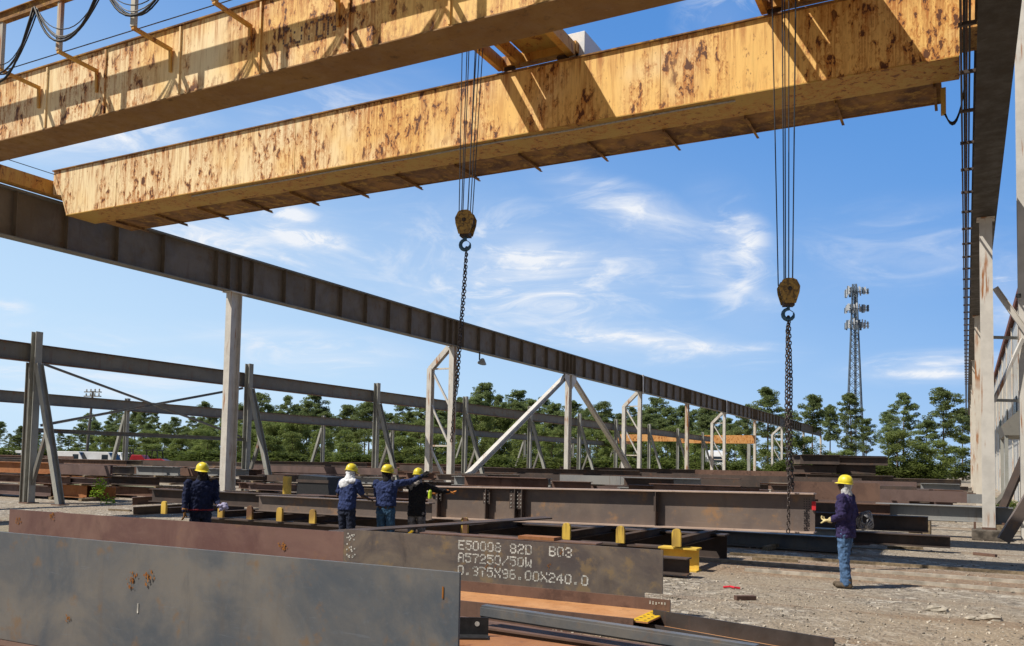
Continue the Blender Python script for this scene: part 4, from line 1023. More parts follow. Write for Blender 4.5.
    for s in (1, -1):
        mb = MB(); a = ank[s]
        limb(mb, [a+V((0, -.02, .06)), a+V((0, -.025, -.02))], [.055, .052]); limb(mb, [a+V((0, -.045, -.04)), a+V((0, .06, -.04)), a+V((0, .15, -.045))], [.043, .045, .040])
        fuse(mb, 'boot', boot or M_BOOT, P, .010, 3)
        if glove:
            mb = MB(); hand(mb, V(arms[s][1]), arms[s][2], arms[s][3], s, arms[s][4], 1.32); limb(mb, [V(arms[s][0]).lerp(V(arms[s][1]), .86), V(arms[s][1])], [.050, .036])
            fuse(mb, 'glove', glove if not isinstance(glove, dict) else glove[s], P, .0065, 2)
    # --- hard hat
    hat = MB(); hat.sm = True
    hp_ = HC+HM @ V((0, -.005, .030))
    prof = [(r_*hs, h_*hs) for r_, h_ in ((.116, .0), (.118, .02), (.116, .05), (.105, .088), (.083, .12), (.052, .140), (.018, .147), (0, .148))]
    o = len(hat.v); n = 28
    for rad, h in prof:
        for k in range(n):
            a = 2*pi*k/n; hat.v.append(hp_+HM @ V((rad*cos(a)*.98, rad*sin(a)*1.16, h+(.006 if abs(cos(a)) < .25 and h > .03 else 0))))
    for i in range(len(prof)-1):
        for k in range(n): hat.f.append((o+i*n+k, o+i*n+(k+1) % n, o+(i+1)*n+(k+1) % n, o+(i+1)*n+k))
    ht = hat.build('hard_hat', hatcol or M_HAT, P)
    br = MB(); br.sm = True
    for k in range(n):
        a = 2*pi*k/n; f = max(0, sin(a)); e = .018+.040*f**2
        br.v += [hp_+HM @ V((.114*hs*cos(a), .114*hs*1.16*sin(a), .004)), hp_+HM @ V(((.114+e)*hs*cos(a), (.114+e)*hs*1.13*sin(a), -.006-.012*f)), hp_+HM @ V(((.114+e)*hs*cos(a), (.114+e)*hs*1.13*sin(a), -.012-.012*f)), hp_+HM @ V((.110*hs*cos(a), .110*hs*1.16*sin(a), -.004))]
    for k in range(n):
        q = (k+1) % n
        for j in range(4): br.f.append((4*k+j, 4*q+j, 4*q+(j+1) % 4, 4*k+(j+1) % 4))
    br.build('brim', hatcol or M_HAT, ht)
    if cloth:
        kind, cm = cloth; mb = MB()
        def E2(c, r): mb.ell(HC+HM @ V(c), r, HM, 16, 12)
        if kind == 'hood':        # neck guard: covers back and sides of the head, face open
            E2((0, -.038, -.0), (.085, .078, .080)); E2((0, -.042, -.06), (.080, .066, .065)); limb(mb, [HC+V((0, -.02, -.08)), V((0, ly(1.45)-.01, 1.49))], [.078, .088])
        elif kind == 'balaclava':
            E2((0, .0, .0), (.086, .100, .095)); E2((0, .02, -.06), (.072, .078, .062)); limb(mb, [HC+V((0, 0, -.07)), V((0, ly(1.45), 1.49))], [.075, .09])
            limb(mb, [HC+V((-.06, -.05, -.03)), HC+V((-.13, -.08, -.16))], [.04, .025])
        elif kind == 'cape':
            E2((0, -.02, -.02), (.090, .098, .09)); mb.ell((0, ly(1.42)-.02, 1.455), (.20, .125, .075), None, 20, 12); mb.ell((-.06, ly(1.38)-.085, 1.40), (.135, .065, .11), None, 20, 12); limb(mb, [HC+V((0, -.02, -.05)), V((0, ly(1.45)-.02, 1.47))], [.085, .115])
        fuse(mb, 'neck_cloth', cm, P, .009, 4, .022, .05)
    if scarf is not None:
        mb = MB(); torso(mb, [(0, 0, hem+.02, .188*wide, .150), (0, 0, hem+.05, .188*wide, .150)]); fuse(mb, 'hem_band', scarf, P, .008, 1)
    k = height/1.78; P.scale = (k, k, k); P.location = loc; P.rotation_euler = (0, 0, heading); return P
M_HAT = plain('yellow hard hat shell', (.66, .54, .03), .4, .22, 9, .5)
M_BOOT = plain('worn brown boot', (.10, .075, .05), .8, .3)
M_NAVY = plain('navy cotton', (.013, .018, .048), .9, .35, 14, .2)
M_NAVY2 = plain('faded navy coverall', (.028, .042, .115), .9, .35, 12, .2)
M_PRP = plain('purple navy shirt', (.036, .028, .085), .9, .3, 12, .2)
M_DENIM = plain('blue denim', (.075, .14, .26), .9, .28, 10, .2)
M_DDEN = plain('dark trousers', (.02, .025, .045), .9, .35, 14, .2)
M_BLKS = plain('black sweatshirt', (.016, .015, .017), .9, .3, 14, .2)
M_CAMO = plain('grey camouflage cloth', (.15, .14, .14), .9, .7, 9, .2)
M_WCL = plain('white cotton cloth', (.70, .71, .74), .9, .08, 12, .2)
M_GLB = plain('tan leather glove', (.28, .13, .035), .9, .3)
M_GLK = plain('black glove', (.012, .012, .014), .8, .3)
M_GLY = plain('pale yellow glove', (.60, .50, .25), .9, .3)
def spot(px, Y, y=500): return V((onY(px, Y, y), Y, 0))
camdir = lambda p: atan2(-p.y, -p.x)-pi/2       # heading that faces the camera
s1 = atd(201, 500, 15.6); s1.z = 0
p1 = person(s1, camdir(s1)+radians(10), 'person in navy jacket facing the camera, dark hood under yellow hard hat',
       {1: ((.27, .02, 1.16), (.29, .10, .93), (.0, .05, -1), (-1, .2, 0), .35), -1: ((-.25, .02, 1.17), (-.27, .26, 1.02), (-.1, 1, -.1), (1, 0, -.3), .7)},
       shirt=M_NAVY, trousers=M_DDEN, head=(radians(-4), 0, radians(14)), glove=M_GLB, cloth=('balaclava', M_BLKS), height=1.78, hem=.92, wide=1.22, scarf=plain('red hem', (.20, .02, .03), .9))
mb = MB(); rr = random.Random(3)
for i in range(9): mb.ell((-.30+rr.uniform(-.07, .07), .36+rr.uniform(-.04, .04), 1.03+rr.uniform(-.06, .05)), (.045, .035, .03), None, 8, 6)
rag = fuse(mb, 'rag', plain('pale blue and pink rag', (.40, .38, .55), .9, .35, 30), None, .008, 2, .02, .03); rag.location = s1; rag.rotation_euler = (0, 0, camdir(s1)+radians(10))
tag(rag, 'crumpled pale blue and pink rag held by the man in the navy jacket', 'rag')
mb = MB()
for x in (-.10, .09): mb.box(x-.035, x+.035, .135, .150, 1.318, 1.338)
mb.build('chest_patch', M_CHALK, p1)
s2 = atd(347, 500, 17.3); s2.z = 0
person(s2, camdir(s2)+radians(180-38), 'person with white cloth over neck and shoulders, bare arms reaching to the beam',
       {1: ((.26, .16, 1.17), (.22, .42, 1.10), (0, 1, -.2), (-.2, 0, -1), .35), -1: ((-.27, .06, 1.18), (-.20, .30, 1.06), (.2, 1, -.1), (.2, 0, -1), .35)},
       tone=(.07, .04, .028), shirt=M_NAVY2, trousers=M_DDEN, sleeves='short', lean=.15, head=(radians(-12), 0, radians(-15)), cloth=('cape', M_WCL), height=1.80, hem=.9, glove=None)
s3 = atd(386, 500, 17.5); s3.z = 0
person(s3, camdir(s3)+radians(180-20), 'person in navy coverall from behind, arm stretched out right with raised black glove',
       {1: ((.42, .14, 1.46), (.66, .26, 1.58), (.75, .3, .55), (0, 1, 0), .25), -1: ((-.24, .12, 1.18), (-.16, .34, 1.05), (.2, 1, 0), (.5, 0, -1), .4)},
       shirt=M_NAVY2, trousers=plain('teal blue trousers', (.03, .08, .15), .9, .4, 14), lean=.05, head=(radians(-4), radians(8), radians(-48)), cloth=('hood', M_BLKS), glove=M_GLK, height=1.80, hem=.98, wide=1.15)
s4 = atd(417, 500, 17.7); s4.z = 0
person(s4, camdir(s4)+radians(180-12), 'person in black sweatshirt and camouflage trousers, hands with orange gloves toward the long girder',
       {1: ((.38, .20, 1.34), (.62, .34, 1.30), (.9, .5, -.05), (0, 0, -1), .3), -1: ((.02, .33, 1.22), (.22, .42, 1.26), (.9, .3, 0), (0, 0, -1), .3)},
       shirt=M_BLKS, trousers=M_CAMO, lean=.10, head=(radians(-6), 0, radians(-10)), cloth=('hood', plain('grey hood', (.30, .28, .27), .9)), glove=plain('orange glove', (.40, .15, .03), .9), height=1.74, hem=.80)
g4 = atd(430, 494, 17.5); gg = tag(MB().tube([g4+V((0, 0, -.09)), g4+V((.0, 0, .05)), g4+V((.01, 0, .08))], [.04, .04, .02], 10).build('spray_can', plain('lime green', (.45, .6, .03), .6)), 'lime green glove or can at the hip of the man in black', 'can')
s5 = on(846, 588, 2, 0); s5.z = 0
hd5 = camdir(s5)+radians(180+72)
person(s5, hd5, 'person alone at the right in purple navy shirt and blue jeans, looking left',
       {1: ((.25, -.06, 1.16), (.22, .10, 1.02), (.0, 1, .0), (-1, 0, 0), .7), -1: ((-.24, -.02, 1.16), (-.18, .20, 1.06), (.1, 1, .05), (0, 0, -1), .6)},
       shirt=M_PRP, trousers=M_DENIM, head=(radians(6), 0, radians(-4)), cloth=('hood', plain('dull white cloth', (.42, .42, .43), .9)), glove={1: M_GLY, -1: M_GLY}, height=1.80, hem=.80, stance=(.09, .10, .05), wide=1.08, hs=.86)
mb = MB(); mb.sm = True
c5 = s5+V((.27, .22, 1.08))
for k in range(5):
    q = []
    for j in range(17):
        a = 2*pi*j/16; q.append(c5+V((cos(a)*(.045+.020*k)+.02*sin(2*a+k), .03*k-.05+.03*sin(3*a+k), sin(a)*(.085+.018*k)+.02*cos(3*a+k))))
    mb.tube(q, .012, 6)
tag(mb.build('rope_coil', plain('grey white rope', (.25, .25, .26), .9, .5)), 'grey white coil of rope tucked behind the man standing alone at the right', 'rope coil')
# ------------------------------------------------------------------ trees
def leafmat(name, dark, light, hue=0):
    m, nt, b = newmat(name)
    v = coords(nt); n1 = noise(nt, v, .55, 5, .6); n2 = noise(nt, v, 4.0, 3, .6)
    oi = nt.nodes.new('ShaderNodeObjectInfo')
    c = mix(nt, ramp(nt, n1, .32, .68), dark, light)
    c = mix(nt, math_(nt, 'MULTIPLY', ramp(nt, n2, .5, .7), .5), c, tuple(x*1.35 for x in light))
    c = mix(nt, math_(nt, 'MULTIPLY', oi.outputs['Random'], .35), c, (.085, .085, .022))
    L(nt, c, b.inputs['Base Color']); b.inputs['Roughness'].default_value = .75; b.inputs['Specular IOR Level'].default_value = .25
    tr = nt.nodes.new('ShaderNodeBsdfTranslucent'); L(nt, c, tr.inputs['Color'])
    ms = nt.nodes.new('ShaderNodeMixShader'); ms.inputs[0].default_value = .42
    L(nt, b.outputs[0], ms.inputs[1]); L(nt, tr.outputs[0], ms.inputs[2]); L(nt, ms.outputs[0], nt.nodes['Material Output'].inputs[0]); return m
M_PINE = leafmat('pine needles', (.12, .175, .070), (.27, .34, .135))
M_OAK = leafmat('broad leaves', (.125, .18, .055), (.28, .345, .105))
M_BUSH = leafmat('bush leaves', (.060, .095, .022), (.145, .185, .040))
M_BARK = plain('pine bark', (.16, .11, .08), .9, .4, 5)
def clump(vs, fs, rr, c, R, flat, n, s):
    for i in range(n):
        while True:
            p = V((rr.uniform(-1, 1), rr.uniform(-1, 1), rr.uniform(-1, 1)))
            if .15 < p.length < 1: break
        q = c+V((p.x*R, p.y*R, p.z*R*flat)); sz = s*rr.uniform(.55, 1.25)
        a = V((rr.gauss(0, 1), rr.gauss(0, 1), rr.gauss(0, .6))).normalized(); b = a.cross(V((rr.gauss(0, 1), rr.gauss(0, 1), rr.gauss(0, 1)))).normalized()
        o = len(vs); vs += [q-a*sz, q+b*sz*.45, q+a*sz, q-b*sz*.45]; fs.append((o, o+1, o+2, o+3))
def make_pine(seed, H=20., bare=.42, spread=3.6):
    rr = random.Random(seed); vs, fs = [], []; tb = MB(); tb.sm = True
    bend = V((rr.uniform(-.5, .5), rr.uniform(-.5, .5), 0)); pos = lambda t: V((bend.x*t*t, bend.y*t*t, H*t))
    tb.tube([pos(k/10) for k in range(11)], [.26*(1-.86*k/10) for k in range(11)], 7)
    nl = 38
    for i in range(nl):
        t = bare+(.97-bare)*(i+rr.random()*.6)/nl
        if rr.random() < .12: continue
        az = i*2.4+rr.uniform(-.5, .5); prof = sin(pi*min(1, (t-bare)/(1-bare)*.86+.16))**.75
        ln = spread*prof*rr.uniform(.55, 1.12)
        base = pos(t); tip = base+V((cos(az)*ln, sin(az)*ln, ln*rr.uniform(.08, .34)))
        tb.tube([base, base.lerp(tip, .5)+V((0, 0, -.12)), tip], [.075*(1.2-t), .05*(1.2-t), .02], 5)
        for k in range(rr.choice((2, 3, 3))):
            f = 1-.30*k+rr.uniform(-.08, .08); c = base.lerp(tip, max(.25, f))+V((rr.uniform(-.5, .5), rr.uniform(-.5, .5), rr.uniform(.0, .5)))
            clump(vs, fs, rr, c, rr.uniform(.6, 1.15), .62, 105, .22)
    for k in range(4): clump(vs, fs, rr, pos(.97)+V((rr.uniform(-.7, .7), rr.uniform(-.7, .7), rr.uniform(-.8, .5))), rr.uniform(.7, 1.0), .7, 120, .23)
    return tb, vs, fs, H
def make_oak(seed, H=14., low=.12, wide=4.2):
    rr = random.Random(seed); vs, fs = [], []; tb = MB(); tb.sm = True
    tb.tube([V((0, 0, H*.8*k/6)) for k in range(7)], [.24*(1-.8*k/6) for k in range(7)], 7)
    for i in range(58):
        t = rr.uniform(low, .97); az = rr.random()*6.28; pr_ = sqrt(max(.05, 1-((t-.48)/.55)**2)); rad = wide*pr_*rr.uniform(.45, 1.05)
        c = V((cos(az)*rad, sin(az)*rad, H*t))
        if i % 5 == 0: tb.tube([V((0, 0, H*t*.7)), c], [.08, .02], 5)
        clump(vs, fs, rr, c, rr.uniform(.9, 1.8), .75, 190, .26)
    return tb, vs, fs, H
def proto(fn, lm, *a, **k):
    tb, vs, fs, H = fn(*a, **k)
    me = bpy.data.meshes.new('crown'); me.from_pydata(vs, [], fs); me.materials.append(lm)
    tm = tb.mesh('trunk'); tm.materials.append(M_BARK); return tm, me, H
PN = [proto(make_pine, M_PINE, s, bare=b, spread=w) for s, b, w in ((11, .42, 3.6), (12, .5, 3.2), (13, .36, 4.0), (14, .56, 3.0), (15, .30, 3.4), (16, .45, 4.2))]
OK_ = [proto(make_oak, M_OAK, s, wide=w) for s, w in ((21, 4.2), (22, 3.6), (23, 4.8))]
BS = [proto(make_oak, M_BUSH, s, H=5., low=.05, wide=3.2) for s in (31, 32)]
def tree(px, ytop, d, pr, label, wf=1., group='trees beyond the yard', name='pine_tree', cat='tree', minw=.72):
    top = atd(px, ytop, d); H = max(2.5, top.z); tm, cm, H0 = pr; k = H/H0
    o = empty(name, (top.x, top.y, -.05), label, cat, group)
    for nm, me in (('trunk', tm), ('crown', cm)):
        c = bpy.data.objects.new(nm, me); COL.objects.link(c); c.parent = o
    kk = max(k, minw)
    o.scale = (kk*wf, kk*wf, k*1.0); o.rotation_euler = (0, 0, random.uniform(0, 6.28)); return o
rt = random.Random(99)
marks = [(-20, 'at the left edge'), (28, 'behind the leftmost grey column'), (75, 'left of the utility pole'), (105, 'right of the utility pole'), (133, 'above the red machine'), (165, 'above the grey shed'), (198, 'above the navy jacket man'), (232, 'behind the nearest white column'),
         (262, 'right of the nearest white column'), (300, 'in the left part of the middle wood'), (330, 'behind the rear strut at the centre left'), (365, 'behind the man with the white cloth'), (398, 'above the group of three men'), (432, 'behind the first braced pair'), (465, 'behind the left chain'),
         (498, 'left of the left long diagonal'), (530, 'above the left long diagonal'), (562, 'behind the meeting point of the diagonals'), (596, 'behind the right long diagonal'), (630, 'behind the second braced pair'), (665, 'left of the single white column'), (700, 'above the white truck'), (735, 'right of the white truck')]
prof = [(-30, 424), (0, 424), (40, 430), (60, 436), (80, 425), (110, 412), (150, 410), (180, 420), (215, 402), (245, 402), (285, 400), (315, 400), (335, 412), (352, 404), (385, 406), (410, 405), (440, 404), (475, 394), (515, 390), (545, 402), (580, 404), (615, 408), (650, 404), (700, 406), (735, 415), (760, 420)]
def ytop(px):
    for (a, ya), (b, yb) in zip(prof[:-1], prof[1:]):
        if a <= px <= b: return ya+(yb-ya)*(px-a)/(b-a)
    return 420
def where_of(px):
    m = min(marks, key=lambda q: abs(q[0]-px)); side = 'left, ' if px < m[0]-5 else ('right, ' if px > m[0]+5 else '')
    return side+m[1]
px = -26; i = 0; seen_ = []
while px < 752:
    y = ytop(max(-30, min(760, px))); w = where_of(px); q = i % 6
    up = (-7, 3, 9, -2, 6, 0)[q]+rt.uniform(-3, 3)
    sn = 'second ' if w in seen_ else ''; sn = 'third ' if seen_.count(w) == 2 else sn; seen_.append(w)
    tree(px+rt.uniform(-3, 3), y+up, rt.uniform(300, 345), PN[(i*5+i//6) % 6], sn+'tall back pine, '+w, rt.uniform(.95, 1.25), minw=.6)
    if i % 2 == 0: tree(px+6+rt.uniform(-4, 4), y+12+rt.uniform(-3, 5), rt.uniform(250, 280), PN[(i*3+1) % 6], sn+'middle pine, '+w, rt.uniform(1., 1.3), minw=.6)
    if i % 2 == 1 or px < 300: tree(px+rt.uniform(-4, 6), y+20+rt.uniform(-4, 8), rt.uniform(210, 240), OK_[i % 3], sn+'front leafy tree, '+w, rt.uniform(.9, 1.2), name='broadleaf_tree', minw=.6)
    if i % 3 == 0 and px < 700: tree(px+7+rt.uniform(-4, 6), y+31+rt.uniform(-4, 6), rt.uniform(150, 175), OK_[(i+1) % 3], sn+'low edge tree, '+w, rt.uniform(1., 1.3), name='broadleaf_tree', minw=.6)
    px += 9.5; i += 1
for i, px in enumerate(range(-10, 1000, 42)):
    if 955 < px: break
    tree(px+rt.uniform(-8, 8), 459+rt.uniform(-3, 3)+(px-500)*.012, rt.uniform(112, 124) if px < 640 else 150, BS[i % 2], 'low bush along the foot of the trees, number %d from the left edge' % (i+1), 1.6, 'bushes along the foot of the trees', 'bush', 'bush')
for px, yt, d, k, wf, lb in ((768, 387, 190, 0, 1.15, 'tall round topped pine just left of the right chain'), (748, 405, 205, 2, 1.1, 'pine half hidden left of the tall round topped one'), (790, 410, 200, 5, 1.0, 'pine directly behind the right chain'),
                             (812, 395, 185, 3, 1.05, 'slim pine right of the right chain'), (830, 405, 200, 1, 1.0, 'small pine between the slim one and the mast'), (852, 393, 180, 4, 1.0, 'pine standing in front of the mast'), (866, 418, 195, 0, .9, 'small pine right of the mast'),
                             (903, 394, 178, 2, 1.15, 'broad pine right of the mast'), (888, 412, 190, 5, 1.0, 'pine leaning out left of the broad pine'), (943, 388, 180, 5, 1.1, 'tall dark pine left of the right columns'), (925, 420, 170, 4, 1.1, 'low pine between the broad one and the tall dark one'),
                             (962, 408, 190, 1, 1.0, 'pine touching the right columns'), (980, 400, 200, 0, 1, 'pine hidden behind the right columns')):
    tree(px, yt, d, PN[k], lb, wf)
for px, yt, d, k, lb in ((775, 440, 165, 0, 'leafy tree under the tall round topped pine'), (805, 436, 160, 1, 'leafy tree above the highest stack'), (838, 450, 160, 2, 'leafy tree left of the helmet of the lone man'), (870, 456, 155, 0, 'low yellow green tree right of the mast foot'), (897, 430, 150, 1, 'dense leafy tree under the broad pine'),
                         (930, 440, 152, 2, 'dark leafy tree under the tall dark pine'), (955, 446, 160, 1, 'leafy tree beside the right columns')):
    tree(px, yt, d, OK_[k], lb, 1.1, name='broadleaf_tree')
# weed by the left stock
wd = empty('weed', atd(101, 503, 34.5)*1, 'bright green weed growing at the foot of the left stock', 'weed'); wp = atd(101, 505, 33.5); wp.z = 0
wd.location = wp; vs, fs = [], []; rw = random.Random(2)
for k in range(6): clump(vs, fs, rw, V((rw.uniform(-.25, .25), rw.uniform(-.2, .2), .15+.14*k)), .24, 1, 40, .07)
me = bpy.data.meshes.new('leaves'); me.from_pydata(vs, [], fs); me.materials.append(leafmat('weed leaves', (.2, .32, .03), (.32, .42, .04))); c = bpy.data.objects.new('leaves', me); COL.objects.link(c); c.parent = wd
MB().tube([wp, wp+V((.03, 0, .8))], .012, 5).build('stem', M_OAK, wd)
# tufts near the right building
for i, (x, y) in enumerate(((1.9, 38), (2.2, 44), (1.6, 49), (-1.2, 39), (2.3, 35))):
    o = empty('weed', (x, y, 0), ['dry weed tuft nearest the warehouse wall', 'second dry weed tuft along the warehouse wall', 'third dry weed tuft along the warehouse wall', 'dry weed tuft left of the right columns', 'dry weed tuft below the chute'][i], 'weed', 'weeds by the warehouse'); vs, fs = [], []
    for k in range(5): clump(vs, fs, rw, V((rw.uniform(-.5, .5), rw.uniform(-.5, .5), .12+.08*k)), .3, .8, 60, .10)
    me = bpy.data.meshes.new('leaves'); me.from_pydata(vs, [], fs); me.materials.append(M_BUSH if i % 2 else M_PINE); c = bpy.data.objects.new('leaves', me); COL.objects.link(c); c.parent = o

# ------------------------------------------------------------------ antenna mast
mp_ = atd(855, 470, 285); MX, MY = mp_.x, mp_.y; zt = atd(855, 282, 285).z
mast = empty('antenna_mast', (MX, MY, 0), 'grey lattice antenna mast with three rings of white panels above the pines', 'antenna mast')
M_MAST = plain('galvanised mast steel', (.10, .135, .18), .5, .2, 3)
M_PAN = plain('antenna panel white', (.48, .51, .55), .4, .2, 3)
wid = lambda z: 4.6*(1-z/zt)+1.15
mb = MB(); cs = [(1, 1), (-1, 1), (-1, -1), (1, -1)]
for cx, cy in cs: mb.bar((MX+cx*wid(0)/2, MY+cy*wid(0)/2, 0), (MX+cx*wid(zt)/2, MY+cy*wid(zt)/2, zt), .34)
mb.build('leg', M_MAST, mast)
mb = MB(); z = 0
while z < zt-1:
    h = max(1.6, wid(z)*.8); z2 = min(zt, z+h)
    for k in range(4):
        (ax, ay), (bx2, by) = cs[k], cs[(k+1) % 4]; w0, w1 = wid(z)/2, wid(z2)/2
        mb.bar((MX+ax*w0, MY+ay*w0, z), (MX+bx2*w1, MY+by*w1, z2), .17); mb.bar((MX+bx2*w0, MY+by*w0, z), (MX+ax*w1, MY+ay*w1, z2), .17); mb.bar((MX+ax*w1, MY+ay*w1, z2), (MX+bx2*w1, MY+by*w1, z2), .12)
    z = z2
mb.build('lattice', M_MAST, mast)
mb = MB(); mb.bar((MX+.2, MY, 0), (MX+.2, MY, zt-2), .7); mb.build('cable_ladder', M_MAST, mast)
for zi, px_ in enumerate((291, 308.5, 325)):
    zz = atd(855, px_, 285).z
    mb = MB(); R_ = 4.6
    for k in range(3):
        a = 2*pi*k/3+.3; b_ = a+2*pi/3; p = V((MX+cos(a)*R_, MY+sin(a)*R_, zz)); q = V((MX+cos(b_)*R_, MY+sin(b_)*R_, zz)); mb.bar(p, q, .16); mb.bar(p+V((0, 0, .9)), q+V((0, 0, .9)), .1); mb.bar((MX, MY, zz), (p+q)/2, .2)
    ring = mb.build('antenna_ring', M_MAST, mast)
    for k in range(3):
        a = 2*pi*k/3+.3; b_ = a+2*pi/3; p = V((MX+cos(a)*R_, MY+sin(a)*R_, zz)); q = V((MX+cos(b_)*R_, MY+sin(b_)*R_, zz))
        for j in range(7):
            c_ = p.lerp(q, (j+.5)/7)+V((0, 0, .5+rt.uniform(-.3, .3))); hh = rt.choice((1.1, 1.4, .9)); w_ = rt.choice((.26, .34, .2))
            MB().box(c_.x-w_, c_.x+w_, c_.y-.14, c_.y+.14, c_.z-hh, c_.z+hh).build('antenna_panel', M_PAN if rt.random() < .55 else M_MAST, ring)
# leaning utility pole
ub = atd(85, 472, 118); ub.z = 0; ut = atd(93, 391, 118)
up_ = empty('utility_pole', ub, 'leaning wooden utility pole with crossarms, behind the left grey frame', 'utility pole')
MB().tube([ub, ut], [.22, .14], 8).build('pole', plain('weathered pole', (.13, .12, .11), .9), up_)
for f in (.985, .93):
    c_ = ub.lerp(ut, f); a = MB().bar(c_+V((-1.5, -.2, .05)), c_+V((1.5, .2, .0)), .12, .14).build('crossarm', M_GALB, up_)
    for j in range(4):
        q = c_+V((-1.3+j*.87, 0, .05)); MB().lathe(q, [(.06, 0), (.12, .1), (.07, .2), (.11, .3), (.05, .4)], n=8).build('insulator', M_GALV, a)

# ------------------------------------------------------------------ far vehicles and shed
M_WV = plain('white vehicle paint', (.68, .70, .72), .3, .05, 2, .5); M_GLS = plain('dark window glass', (.02, .03, .04), .1, .1, 2, .6); M_RED = plain('red machine paint', (.42, .02, .03), .4, .15, 3); M_TYRE = plain('tyre rubber', (.02, .02, .02), .9, .2)
def wheel(x, y, r, par, w=.3):
    t = MB().lathe((x, y-w/2, r), [(r*.6, 0), (r*.97, .02), (r, .06), (r, w-.06), (r*.97, w-.02), (r*.6, w)], (0, 1, 0), 18).build('wheel', M_TYRE, par)
    MB().lathe((x, y-w/2-.01, r), [(r*.55, 0), (r*.5, .04), (r*.2, .05)], (0, 1, 0), 12).build('rim', M_WV, t)
def van(loc, rz, label, Lx=5.4, H=2.3):
    o = empty('parked_van', (0, 0, 0), label, 'van', 'white vans parked beyond the stock')
    mb = MB(); pr2 = [(-Lx/2, .4), (Lx/2, .4), (Lx/2, 1.05), (Lx/2-.95, 1.25), (Lx/2-1.6, H-.05), (Lx/2-1.9, H), (-Lx/2+.1, H), (-Lx/2, H-.15)]
    n = len(pr2); mb.add([(a, -.95, b) for a, b in pr2]+[(a, .95, b) for a, b in pr2], [tuple(range(n)), tuple(range(2*n-1, n-1, -1))]+[(i, n+i, n+(i+1) % n, (i+1) % n) for i in range(n)])
    mb.build('body', M_WV, o, bevel=.05)
    for s in (-1, 1):
        MB().box(Lx/2-2.5, Lx/2-1.6, s*.952-.01, s*.952+.01, 1.35, 1.95).build('side_window', M_GLS, o)
        for x in (-Lx/2+1, Lx/2-1): wheel(x, s*.85, .36, o)
        MB().box(Lx/2-.02, Lx/2+.02, s*.7-.15, s*.7+.15, .75, .92).build('headlight', M_PAN, o)
    mb = MB(); mb.add([(Lx/2-.97, -.8, 1.30), (Lx/2-.97, .8, 1.30), (Lx/2-1.55, .8, H-.12), (Lx/2-1.55, -.8, H-.12)], [(0, 1, 2, 3)]); mb.v = [p+V((.03, 0, .02)) for p in mb.v]; mb.build('windscreen', M_GLS, o)
    o.location = loc; o.rotation_euler = (0, 0, rz)
for px, d, rz, lb in ((76, 112, .2, 'white van farthest left, in front of the trees near the utility pole'), (104, 112, .3, 'white van just right of the utility pole'), (122, 118, -.2, 'white van beside the red machine'), (20, 118, .1, 'white van behind the leftmost column')):
    p = atd(px, 478, d); p.z = 0; van(p, rz, lb)
# semi truck seen from the front
st_ = empty('semi_truck', (0, 0, 0), 'white truck cab parked far behind the white columns at the centre right', 'truck')
mb = MB(); pr2 = [(-2.2, .6), (1.9, .6), (2.0, 1.5), (.9, 1.75), (.6, 2.7), (.2, 3.3), (-2.2, 3.5)]; n = len(pr2)
mb.add([(-1.15, b, c) for b, c in pr2]+[(1.15, b, c) for b, c in pr2], [tuple(range(n)), tuple(range(2*n-1, n-1, -1))]+[(i, n+i, n+(i+1) % n, (i+1) % n) for i in range(n)]); mb.v = [V((p.x, -p.y, p.z)) for p in mb.v]
mb.build('cab', M_WV, st_, bevel=.06)
mb = MB(); mb.add([(-1, -.93, 1.8), (1, -.93, 1.8), (1, -.65, 2.6), (-1, -.65, 2.6)], [(0, 1, 2, 3)]); mb.build('windscreen', M_GLS, st_)
MB().box(-.6, .6, -2.04, -1.98, .8, 1.4).build('grille', M_BLACK, st_)
for s in (-1, 1):
    MB().box(s*.9-.2, s*.9+.2, -2.03, -1.95, .8, 1.1).build('headlight', M_PAN, st_); MB().box(s*1.3-.08, s*1.3+.08, -.9, -.8, 1.8, 2.5).build('mirror', M_BLACK, st_)
    for y in (-1.2, 1.6):
        MB().lathe((s*1.0-.15, y, .5), [(.3, 0), (.5, .02), (.5, .28), (.3, .3)], (1, 0, 0), 16).build('wheel', M_TYRE, st_)
p = atd(715, 478, 150); p.z = .45; st_.location = p; st_.rotation_euler = (0, 0, .35); st_.scale = (1.25,)*3
# red machine
rm = empty('red_forklift', (0, 0, 0), 'red forklift like machine with black frame, left of the navy jacket man, far back', 'forklift')
mb = MB(); pr2 = [(-2.2, .7), (2., .7), (2., 1.3), (1.2, 1.6), (-.6, 1.5), (-1.0, 2.0), (-2.1, 2.0), (-2.3, 1.5)]; n = len(pr2)
mb.add([(a, -.9, b) for a, b in pr2]+[(a, .9, b) for a, b in pr2], [tuple(range(n)), tuple(range(2*n-1, n-1, -1))]+[(i, n+i, n+(i+1) % n, (i+1) % n) for i in range(n)]); mb.build('body', M_RED, rm, bevel=.06)
mb = MB()
for x in (-.5, .9):
    for y in (-.8, .8): mb.bar((x, y, 1.5), (x*.8, y, 2.5), .1)
mb.box(-.6, .9, -.9, .9, 2.5, 2.6); mb.build('cage', M_BLACK, rm)
mb = MB(); mb.bar((-2.4, -.4, .3), (-2.5, -.4, 2.7), .14); mb.bar((-2.4, .4, .3), (-2.5, .4, 2.7), .14); mb.build('mast', M_BLACK, rm)
MB().box(-3.5, -2.4, -.45, .45, .3, .38).build('fork', M_BLACK, rm)
for x, r in ((-1.4, .62), (1.3, .62)):
    for s in (-1, 1): wheel(x, s*.85, r, rm, .4)
p = atd(152, 480, 100); p.z = .0; rm.location = p; rm.rotation_euler = (0, 0, .5)
